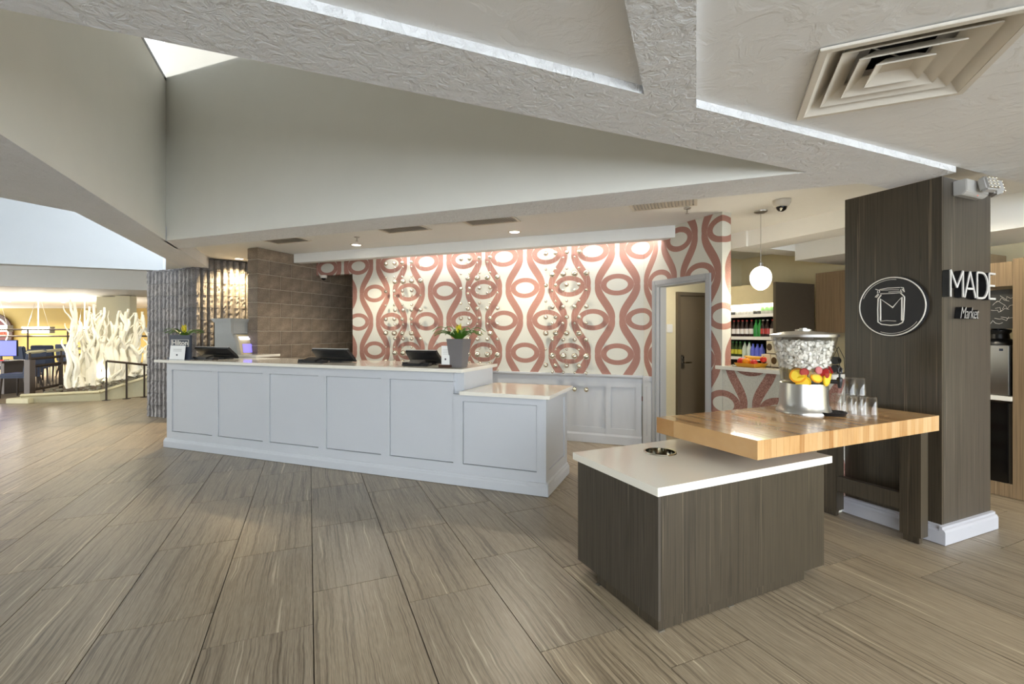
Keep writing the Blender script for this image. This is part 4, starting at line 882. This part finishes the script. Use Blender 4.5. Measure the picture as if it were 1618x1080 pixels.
MB().add([(-wd * .42, -.07, .001), (wd * .42, -.07, .001), (wd * .42, .07, .001), (-wd * .42, .07, .001), (-wd * .5, -.09, .035), (wd * .5, -.09, .035), (wd * .5, .09, .035), (-wd * .5, .09, .035), (-wd * .47, -.08, .035), (wd * .47, -.08, .035), (wd * .47, .08, .035), (-wd * .47, .08, .035), (-wd * .40, -.062, .006), (wd * .40, -.062, .006), (wd * .40, .062, .006), (-wd * .40, .062, .006)],
         [(0, 3, 2, 1)] + [(i, (i + 1) % 4, 4 + (i + 1) % 4, 4 + i) for i in range(4)] + [(4 + i, 4 + (i + 1) % 4, 8 + (i + 1) % 4, 8 + i) for i in range(4)] + [(8 + i, 8 + (i + 1) % 4, 12 + (i + 1) % 4, 12 + i) for i in range(4)] + [(12, 13, 14, 15)]).build('tray', M['basket'], fb)
def fruit_at(nm, label, cat, x, y, z, mt, r, grp=None):
    p = Lf.w((a + b_) / 2 + x, .09 + y); t = thing(nm, label, cat, (p[0], p[1], 1.0735 + z), 0, grp); MB().sphere((0, 0, r), r, 16, 10, .93).build('flesh', M[mt], t, smooth=True); MB().tube([(0, 0, r * 1.85), (.003, 0, r * 2.05)], .003, 6).build('stem', M['box_brown'], t)
fruit_at('orange', 'orange in the amber fruit basket beside the banana', 'orange', -.02, -.035, .012, 'orange_fruit', .037); fruit_at('apple', 'red apple in the fruit basket at the wallpaper end', 'apple', -.10, -.01, .012, 'apple', .036); fruit_at('apple', 'red apple in the fruit basket against the snack box', 'apple', .11, .03, .045, 'apple', .03); fruit_at('apple', 'dull red apple low in the fruit basket', 'apple', .06, -.03, .012, 'apple', .032)
p = Lf.w((a + b_) / 2 + .02, .11); bn = thing('banana', 'yellow banana lying across the fruit basket', 'banana', (p[0], p[1], 1.0735 + .062), Lf.a)
MB().tube([(-.11 + .22 * i / 8, .0, .022 - .03 * ((i - 4) / 4) ** 2 * -.4) for i in range(9)], [.006, .013, .016, .018, .018, .017, .015, .01, .005], 8).build('peel', M['banana'], bn, smooth=True)
# upper cabinet and wire rack beyond the dispenser
uc = thing('wall_cabinet', 'striped wood wall cabinet behind the drink dispenser', 'cabinet', T.o(6.16, 0), TH); v1_ = T.coly(1288.5, 6.16); zu0, zu1 = T.z(6.16, v1_ - .2, 525), T.z(6.16, v1_ - .2, 429)
MB().box(.02, .388, 2.4, v1_, zu0, zu1).build('carcass', M['zebl'], uc); MB().box(0, .0195, v1_ - .62, v1_ - .002, zu0, zu1).build('door', M['zebl'], uc, .001); MB().box(0, .0195, 2.4, v1_ - .623, zu0, zu1).build('door', M['zebl'], uc, .001)
bc = thing('back_counter', 'white back counter below the striped wall cabinet', 'counter', T.o(5.92, 0), TH); MB().box(0, .62, 2.3, VC - .03, .88, .92).build('worktop', M['quartz'], bc, .003); MB().box(.03, .62, 2.3, VC - .03, .004, .879).build('base', M['zebl'], bc)
wx, wy = Lf.w(ledge(1321, .14), .14); wr_ = thing('wire_rack', 'black wire rack with round pods on the ledge beside the column', 'wire rack', (wx, wy, 1.0735), Lf.a)
for s_ in (-.05, .05): MB().tube([(s_, -.03, .002), (s_ * .9, -.03, .12), (s_ * .45, -.03, .2), (0, -.03, .22)], .002, 6).build('wire', M['black'], wr_); MB().tube([(s_, .03, .002), (s_ * .9, .03, .12), (0, .03, .21)], .002, 6).build('wire', M['black'], wr_)
MB().tube([(-.05, -.03, .003), (.05, -.03, .003), (.05, .03, .003), (-.05, .03, .003), (-.05, -.03, .003)], .002, 6).build('wire', M['black'], wr_)
for z in (.035, .10):
    m = MB().lathe([(0, 0), (.03, 0), (.03, .04), (0, .04)], 16, cap=False); m.v = [(x, -z_ + .02, y + z) for x, y, z_ in m.v]; m.build('pod', M['black'], wr_, smooth=True)
# coffee bay right of the column
UB = 5.44
def vb(px, uu=UB): return T.coly(px, uu)
def zb2(px, py, uu=UB): return T.z(uu, vb(px, uu), py)
cb = thing('coffee_bay', 'striped wood bay with black cooler door right of the column', 'cabinet', T.o(UB, 0), TH)
va, vb_, vc = vb(1540), vb(1600), vb(1618) - .9
MB().box(0, .6, vc, vb_, .004, 2.02).build('tall_panel', M['zebl'], cb, .001); MB().box(.02, .6, vb_ + .001, va, .09, .80).build('base_unit', M['zebd'], cb); MB().box(.0, .0195, vb_ + .03, va, .12, .80).build('cooler_door', M['blackgl'], cb, .002); MB().box(.0, .019, vb_ + .001, va, .004, .118).build('bottom_rail', M['zebl'], cb)
MB().box(-.02, .6, vb_ + .001, va, .82, .858).build('worktop', M['quartz'], cb, .003); zcab = zb2(1585, 452)
MB().box(.0, .6, vb_ + .001, va, zcab, 2.0).build('upper_cabinet', M['zebl'], cb, .001); MB().box(.55, .6, vb_ + .001, va, .859, zcab - .001).build('back_panel', M['cream'], cb)
cm = thing('ice_machine', 'stainless steel dispenser machine on the coffee bay worktop', 'machine', T.o(UB + .03, vb_ + .02, .859), TH); zm = zb2(1585, 546) - .859
MB().box(0, .4, .012, .42, .004, zm).build('body', M['steel'], cm, .006); MB().box(-.004, .4, 0, .0119, .002, zm).build('side', M['black'], cm, .002); MB().box(-.003, -.0005, .05, .075, zm - .045, zm - .025).build('badge', M['navy'], cm)
urn = thing('coffee_urn', 'black urn base standing on the steel machine', 'urn', T.o(UB + .2, vb_ + .16, .859 + zm), TH); MB().lathe([(.13, .001), (.12, .03), (.07, .06), (.065, .10), (.08, .12), (.08, .135), (.03, .15), (0, .15)], 20).build('pot', M['black'], urn, smooth=True); MB().box(-.12, .12, -.12, .12, .1505, .158).build('top_plate', M['black'], urn, .002)
zq0, zq1 = zb2(1585, 519), zb2(1585, 456); chb = thing('chalkboard', 'small chalkboard with handwritten menu above the steel machine', 'chalkboard', T.o(UB + .04, vb_ + .012, zq0), TH)
MB().box(0, .012, 0, .34, 0, zq1 - zq0 - .004).build('board', M['chalk'], chb, .003); rr = random.Random(2)
MB().tube([(.02, .1, -.002), (.1, .12, -(zq0 - .859 - zm - .16) if zq0 - .859 - zm - .16 > 0 else -.01)], .008, 6).build('stand', M['black'], chb)
for k in range(9):
    y0_, z0_ = .07 + (k % 3) * .035, (zq1 - zq0) * (.78 - (k // 3) * .24); pts = [(-.001, y0_ - .02 * q_ + rr.uniform(-.012, .012), z0_ - .02 * (k % 3) + rr.uniform(-.022, .022)) for q_ in range(5)]
    MB().tube(pts, .0014, 5).build('chalk_stroke', M['line'], chb)
# ------------------------------------------------------------------ lounge beyond the stone wall
pa, pb_, pc_ = PX(33, 637, 0), PX(158, 633, 0), PX(240, 624.5, 0)
pt_ = thing('planter', 'low cream stone planter bed holding white driftwood', 'planter', (pb_[0], pb_[1], 0))
def rel(p): return (p[0] - pb_[0], p[1] - pb_[1])
A_, B_, C_ = rel(pa), rel(pb_), rel(pc_)
def zpl(p): return .17 + .0 * p[0]
def lerp(p, q, k): return (p[0] + (q[0] - p[0]) * k, p[1] + (q[1] - p[1]) * k)
D_ = (C_[0] - 1.3, C_[1] + 1.6); E_ = (A_[0] + .9, A_[1] + 1.2)
polys = [A_, B_, C_, D_, E_]; hts = [.15, .18, .44, .44, .17]
v = [(x, y, .003) for x, y in polys] + [(x, y, h) for (x, y), h in zip(polys, hts)]
MB().add(v, [tuple(range(4, -1, -1)), (5, 6, 9), (6, 7, 8), (6, 8, 9)] + [(i, (i + 1) % 5, 5 + (i + 1) % 5, 5 + i) for i in range(5)]).build('bed', M['stone'], pt_)
def cap(p, q, hp, hq): MB().tube([(p[0], p[1], hp + .0), (q[0], q[1], hq + .0)], .035, 4).build('coping', M['stone'], pt_)
cap(A_, B_, hts[0], hts[1]); cap(B_, C_, hts[1], hts[2])
MB().box(A_[0] - .25, A_[0] + .2, A_[1] - .05, A_[1] + .25, .003, .10).build('corner_block', M['stone'], pt_, .01)
def ground(x, y):     # height of the bed at a relative point
    k = max(0, min(1, (y - B_[1]) / (C_[1] - B_[1]))); return .16 + .26 * k
pbm = MB(); rr = random.Random(4)
for k in range(260):
    p = lerp(lerp(A_, D_, rr.random()), lerp(B_, C_, rr.random()), rr.random() * .95); s_ = rr.uniform(.02, .05); pbm.sphere((p[0], p[1], ground(*p) + .01), s_, 6, 4, .6)
o = pbm.build('pebbles', M['pebble'], pt_); o['kind'] = 'stuff'
def driftwood(px, k, top_py, seed, lab):
    p = lerp(B_, C_, k); base = (p[0] - .25, p[1] + .22); wx, wy = pb_[0] + base[0], pb_[1] + base[1]
    Yt = wy; wx = (px - CX) / F * Yt; base = (wx - pb_[0], wy - pb_[1]); zg = ground(*base) + .012
    hh = H + (HY - top_py) * Yt / F - zg
    t = thing('driftwood_branch', lab, 'driftwood', (wx, wy, zg), 0, 'white driftwood branches in the planter')
    r = random.Random(seed)
    def limb(p0, d, L, r0, n=9):
        pts = [Vector(p0)]; d = Vector(d).normalized(); rad = [r0]
        for i in range(n):
            d = (d + Vector((r.uniform(-.45, .45), r.uniform(-.3, .3), r.uniform(-.1, .25)))).normalized(); pts.append(pts[-1] + d * L / n); rad.append(r0 * (1 - .62 * (i + 1) / n))
        return pts, rad
    for q_ in range(3):
        x0_, y0_ = r.uniform(-.12, .12), r.uniform(-.1, .1); sx_, ph1, ph2, am = r.uniform(-.16, .16), r.uniform(0, 6), r.uniform(0, 6), r.uniform(.03, .075); top = hh * (1 if q_ == 0 else r.uniform(.72, .98)); r0 = r.uniform(.042, .066); n_ = 16
        pts = [Vector((x0_ + sx_ * q2 + am * sin(ph1 + 7 * q2) + .03 * sin(ph2 + 15 * q2), y0_ + .06 * sin(ph2 + 5 * q2), top * q2)) for q2 in [i / n_ for i in range(n_ + 1)]]; rad = [r0 * (1.25 - .85 * i / n_) * (1 + .16 * sin(i * 2.1 + ph1)) for i in range(n_ + 1)]
        MB().tube(pts, rad, 7).build('trunk', M['drift'], t, smooth=True)
        for b_ in range(3):
            i = r.randint(5, 13); p2, r2 = limb(pts[i], (r.choice((-1, 1)) * r.uniform(.3, .8), r.uniform(-.4, .4), r.uniform(.7, 1.3)), hh * r.uniform(.14, .26), rad[i] * .6, 6); p2 = [Vector((p.x, p.y, min(p.z, hh * 1.02))) for p in p2]
            MB().tube(p2, r2, 6).build('branch', M['drift'], t, smooth=True)
    p3, r3 = limb((0, 0, .03), (r.choice((-1, 1)), -.4, .35), .34, .05, 5); p3 = [Vector((p.x, p.y, max(.02, p.z))) for p in p3]; MB().tube(p3, r3, 6).build('root', M['drift'], t, smooth=True)
for i, (px, k, tp_) in enumerate(((118, .0, 472), (130, .08, 478), (142, .14, 484), (150, .3, 480), (161, .34, 490), (172, .42, 486), (183, .5, 492), (192, .62, 488), (203, .72, 490), (213, .8, 494), (224, .95, 492))):
    driftwood(px, k, tp_, i * 5 + 3, 'bleached driftwood branch standing at the planter corner beside the balustrade' if i == 0 else 'bleached white driftwood branch in the crowded planter row')
# bronze handrail beside the planter
hr_ = thing('handrail', 'thin bronze handrail on posts in front of the planter', 'handrail', (0, 0, 0))
hp = []
for px, py, pt2 in ((168, 632.5, 570), (200, 630, 573), (228, 627.5, 576), (250, 626, 578)):
    x, y = PX(px, py, 0); z = H + (HY - pt2) * y / F; hp.append((x, y, z)); MB().tube([(x, y, .003), (x, y, z)], .022, 4).build('post', M['bronze'], hr_); MB().box(x - .05, x + .05, y - .05, y + .05, .002, .012).build('post_base', M['bronze'], hr_)
MB().tube(hp, .022, 4).build('rail', M['bronze'], hr_)
# balustrade behind the planter
bal = thing('balustrade', 'dark bronze balustrade with thin balusters between lounge and planter', 'balustrade', (0, 0, 0)); q0 = PX(47, 630, 0.0); q1 = PD(150, 12.6)
def bpt(k): return lerp(q0, q1, k)
MB().box(q0[0] - .06, q0[0] + .06, q0[1] - .06, q0[1] + .06, .003, H + (HY - 568) * q0[1] / F).build('newel', M['bronze'], bal)
for zz_, nm in ((.84, 'top_rail'), (.68, 'mid_rail'), (.18, 'bottom_rail')): MB().tube([(*bpt(0), zz_), (*bpt(1), zz_)], .03, 4).build(nm, M['bronze'], bal)
for k in range(22): x, y = bpt((k + 1) / 23); MB().tube([(x, y, .18), (x, y, .68)], .011, 4).build('baluster', M['bronze'], bal)
x, y = bpt(.42); MB().tube([(x, y, .004), (x, y, .86)], .05, 4).build('post', M['bronze'], bal)
MB().tube([(q0[0] - .05, q0[1], .98), (*bpt(1), 1.0)], .035, 4).build('handrail_cap', M['stone'], bal); 
for k in (0, .42, .98): x, y = bpt(k); MB().tube([(x, y, .80), (x, y, .97)], .02, 6).build('bracket', M['bronze'], bal)
far = thing('balustrade', 'far bronze guard rail in front of the gold wall', 'balustrade', (0, 0, 0)); f0, f1 = PD(-30, 15.5), PD(240, 15.5)
for zz_ in (1.50, 1.28): MB().tube([(f0[0], f0[1], zz_), (f1[0], f1[1], zz_)], .028, 4).build('rail', M['bronze'], far)
for px in (-20, 44, 107, 170, 235): x, y = PD(px, 15.5); MB().tube([(x, y, .005), (x, y, 1.5)], .03, 4).build('post', M['bronze'], far)
# chairs
def chair(px, Y, rz, label, sc=1):
    x, y = PD(px, Y); t = thing('dining_chair', label, 'chair', (x, y, .005), rz, 'navy chairs in the lounge')
    MB().box(-.25, .25, -.25, .25, .42, .52).build('seat', M['blue'], t, .03); MB().extrx([(.18, .5), (.27, .5), (.33, 1.02), (.26, 1.04)], -.25, .25).build('backrest', M['blue'], t, .02)
    for sx in (-1, 1):
        for sy in (-1, 1): MB().tube([(sx * .21, sy * .2, .42), (sx * .23, sy * (.22 if sy < 0 else .30), .0)], [.025, .018], 6).build('leg', M['bronze'], t)
    return t
c0 = chair(33, 10.2, -78, 'navy dining chair facing the screen table by the balustrade')
chair(52, 12.6, 160, 'navy chair behind the balustrade newel'); chair(76, 13.6, 200, 'navy chair beyond the balustrade under the pendant'); chair(114, 14.9, 180, 'navy chair beyond the balustrade beside the driftwood'); chair(5, 12.5, 120, 'navy chair beyond the screen table')
x, y = PD(3, 10.9); tb_ = thing('screen_table', 'dark lounge table carrying the blue screen', 'table', (x, y, .005)); MB().box(-.6, .38, -.35, .35, .70, .75).build('tabletop', M['bronze'], tb_, .004); MB().box(-.5, -.4, -.25, .25, .0, .70).build('leg', M['bronze'], tb_); MB().box(.24, .32, -.25, .25, .0, .70).build('leg', M['bronze'], tb_)
sc_ = thing('monitor', 'lounge monitor with glowing blue screen on the dark table', 'monitor', (x, y, .756), 10); MB().box(-.42, .32, -.02, .02, .09, .47).build('casing', M['black'], sc_, .01); MB().box(-.40, .30, -.0215, -.0202, .11, .45).build('screen', M['screen'], sc_); MB().box(-.14, .08, -.06, .08, .001, .012).build('stand_base', M['black'], sc_); MB().box(-.06, 0, -.015, .015, .012, .1).build('stand_neck', M['black'], sc_)
kb = MB().box(-.25, .12, -.08, .08, .001, .02).build('menu_board', M['red'], None, .003); tag(kb, 'red menu card lying in front of the blue screen', 'menu', loc=(x + .1, y - .24, .756))
# lounge pendants, round sign, pillars, lights
def barlight(px, Y, pyb, w_, label):
    x, y = PD(px, Y); t = thing('bar_pendant', label, 'pendant lamp', (x, y, 2.55), 0, 'crystal bar pendants'); zb_ = H + (HY - pyb) * Y / F - 2.55
    MB().box(-.22, .22, -.05, .05, -.03, -.001).build('canopy', M['steel'], t, .004); MB().tube([(0, 0, -.03), (0, 0, zb_ + .08)], .018, 6).build('stem', M['rim'], t)
    for s_ in (-1, 1): MB().tube([(s_ * .08, 0, -.03), (s_ * w_ * .4, 0, zb_ + .1)], .004, 5).build('wire', M['steel'], t)
    MB().box(-w_ / 2, w_ / 2, -.08, .08, zb_ - .09, zb_ + .09).build('crystal_bar', M['lampw'], t, .01); MB().box(-w_ / 2 - .02, w_ / 2 + .02, -.09, .09, zb_ + .09, zb_ + .12).build('top_frame', M['steel'], t)
    for s_ in (-1, 1): MB().box(s_ * w_ / 2 - .015, s_ * w_ / 2 + .015, -.095, .095, zb_ - .10, zb_ + .125).build('end_frame', M['steel'], t)
barlight(60.5, 16, 521.5, .92, 'white crystal bar pendant in front of the gold wall'); barlight(-4, 16, 519.5, .84, 'white crystal bar pendant in front of the round red sign'); barlight(134, 16, 522, .5, 'small crystal bar pendant behind the driftwood')
x, y = PD(-8, 22.2); rg = thing('round_sign', 'large round sign with glowing red band on the gold wall', 'sign', (x, y, H)); 
def disc(r0, r1, y0, y1, mt, nm): m = MB().lathe([(r0, y0), (r1, y0), (r1, y1), (r0, y1), (r0, y0)], 48, cap=False); m.v = [(a_, -c_, b__) for a_, b__, c_ in m.v]; return m.build(nm, M[mt], rg)
disc(.0, .80, .0, .04, 'redd', 'backplate'); disc(.72, .90, .0, .08, 'wood', 'rim'); disc(.66, .70, .0401, .06, 'lampw', 'light_ring')
MB().extr([(-.62, -.18), (.62, -.18), (.64, 0), (.62, .12), (-.62, .12)], -.06, -.041).build('red_band', M['red'], rg); text_mesh('ON', .26, .005, 'lettering', 'redd', rg, (.36, -.066, -.0))
for px, Y in ((178, 15), (199, 14.6)):
    x, y = PD(px, Y); pw = .34 if px == 178 else .2
    t = thing('pillar', 'broad cream pillar behind the driftwood row' if px == 178 else 'narrow cream pillar behind the driftwood row', 'pillar', (x, y, 0), 15)
    MB().box(-pw, pw, -.2, .2, .002, 2.53).build('shaft', M['cream'], t, .01); MB().box(-pw - .03, pw + .03, -.23, .23, .002, .15).build('plinth', M['cream'], t, .01)
def ldown(X, Y, z, grp, label, pw):
    t = thing('recessed_light', label, 'ceiling light', (X, Y, z), 0, grp); MB().lathe([(0, -.003), (.085, -.003), (.085, -.0008)], 20, cap=False).build('lens', M['lampw'], t); MB().lathe([(.085, -.001), (.088, -.008), (.11, -.006), (.112, -.0005)], 20, cap=False).build('trim_ring', M['rim'], t); spot(t, -.04, pw, 2.7, .7, (1, .9, .7))
for px, Y in ((14, 17.5), (6, 20.5), (100, 18), (150, 20), (60, 20.5)): ldown(*PD(px, Y), 2.55, 'lounge ceiling lights', 'small recessed light in the lounge ceiling before the gold wall', 420)
for px, Y in ((60, 13.2), (200, 13.3), (120, 8.9), (190, 9.2)): ldown(*PD(px, Y), 2.90, 'planter ceiling lights, front pair added', 'recessed light in the raised ceiling above the driftwood, front pair added', 330 if Y > 13 else 75)  # nearer pair added only to brighten the driftwood
# unseen fill lamps added in the near ceiling to brighten the lobby
for u_, v_, pw in ((4.9, .6, 14), (1.6, -.5, 30), (3.2, -1.0, 20), (6.4, .2, 12)):
    X, Y = T.w(u_, v_); ldown(X, Y, 2.478, 'added lobby fill lights', 'added unseen fill light in the lobby ceiling near the square diffuser', pw)
# corridor and market lamps
for u_, v_, pw, lb_ in ((4.6, 4.9, 30, 'recessed light in the corridor ceiling behind the doorway'), (5.0, 3.2, 30, 'recessed light in the market ceiling between cooler and column'), (5.0, 2.2, 30, 'recessed light in front of the coffee bay')):
    X, Y = T.w(u_, v_); ldown(X, Y, ZC, None, lb_, pw)

# uplights added to brighten driftwood and ceiling, and glow of the bar pendants
for px, k in ((126, .12), (160, .38), (196, .7)):
    p = lerp(B_, C_, k); X = (px - CX) / F * (pb_[1] + p[1] + .12); Y = pb_[1] + p[1] + .12; zg = ground(X - pb_[0], Y - pb_[1]) + .02
    t = thing('added_uplight', 'small added fill uplight among the driftwood roots', 'uplight', (X, Y, zg), 0, 'added planter uplights'); MB().lathe([(.03, .001), (.035, .05), (.028, .05), (.02, .03), (0, .03)], 12, cap=False).build('can', M['steel'], t); MB().lathe([(0, .032), (.022, .032)], 12, cap=False).build('lens', M['lampw'], t)
    o = spot(t, .06, 35, 2.3, .8, (1, .93, .78)); o.rotation_euler = (pi, 0, 0)
for o in [o for o in bpy.data.objects if o.name.startswith('bar_pendant')]:
    l = bpy.data.lights.new('lamp', 'POINT'); l.energy = 130; l.color = (1, .93, .8); l.shadow_soft_size = .2; q_ = bpy.data.objects.new('lamp', l); C.objects.link(q_); q_.parent = o; q_.location = (0, -.25, -.85)
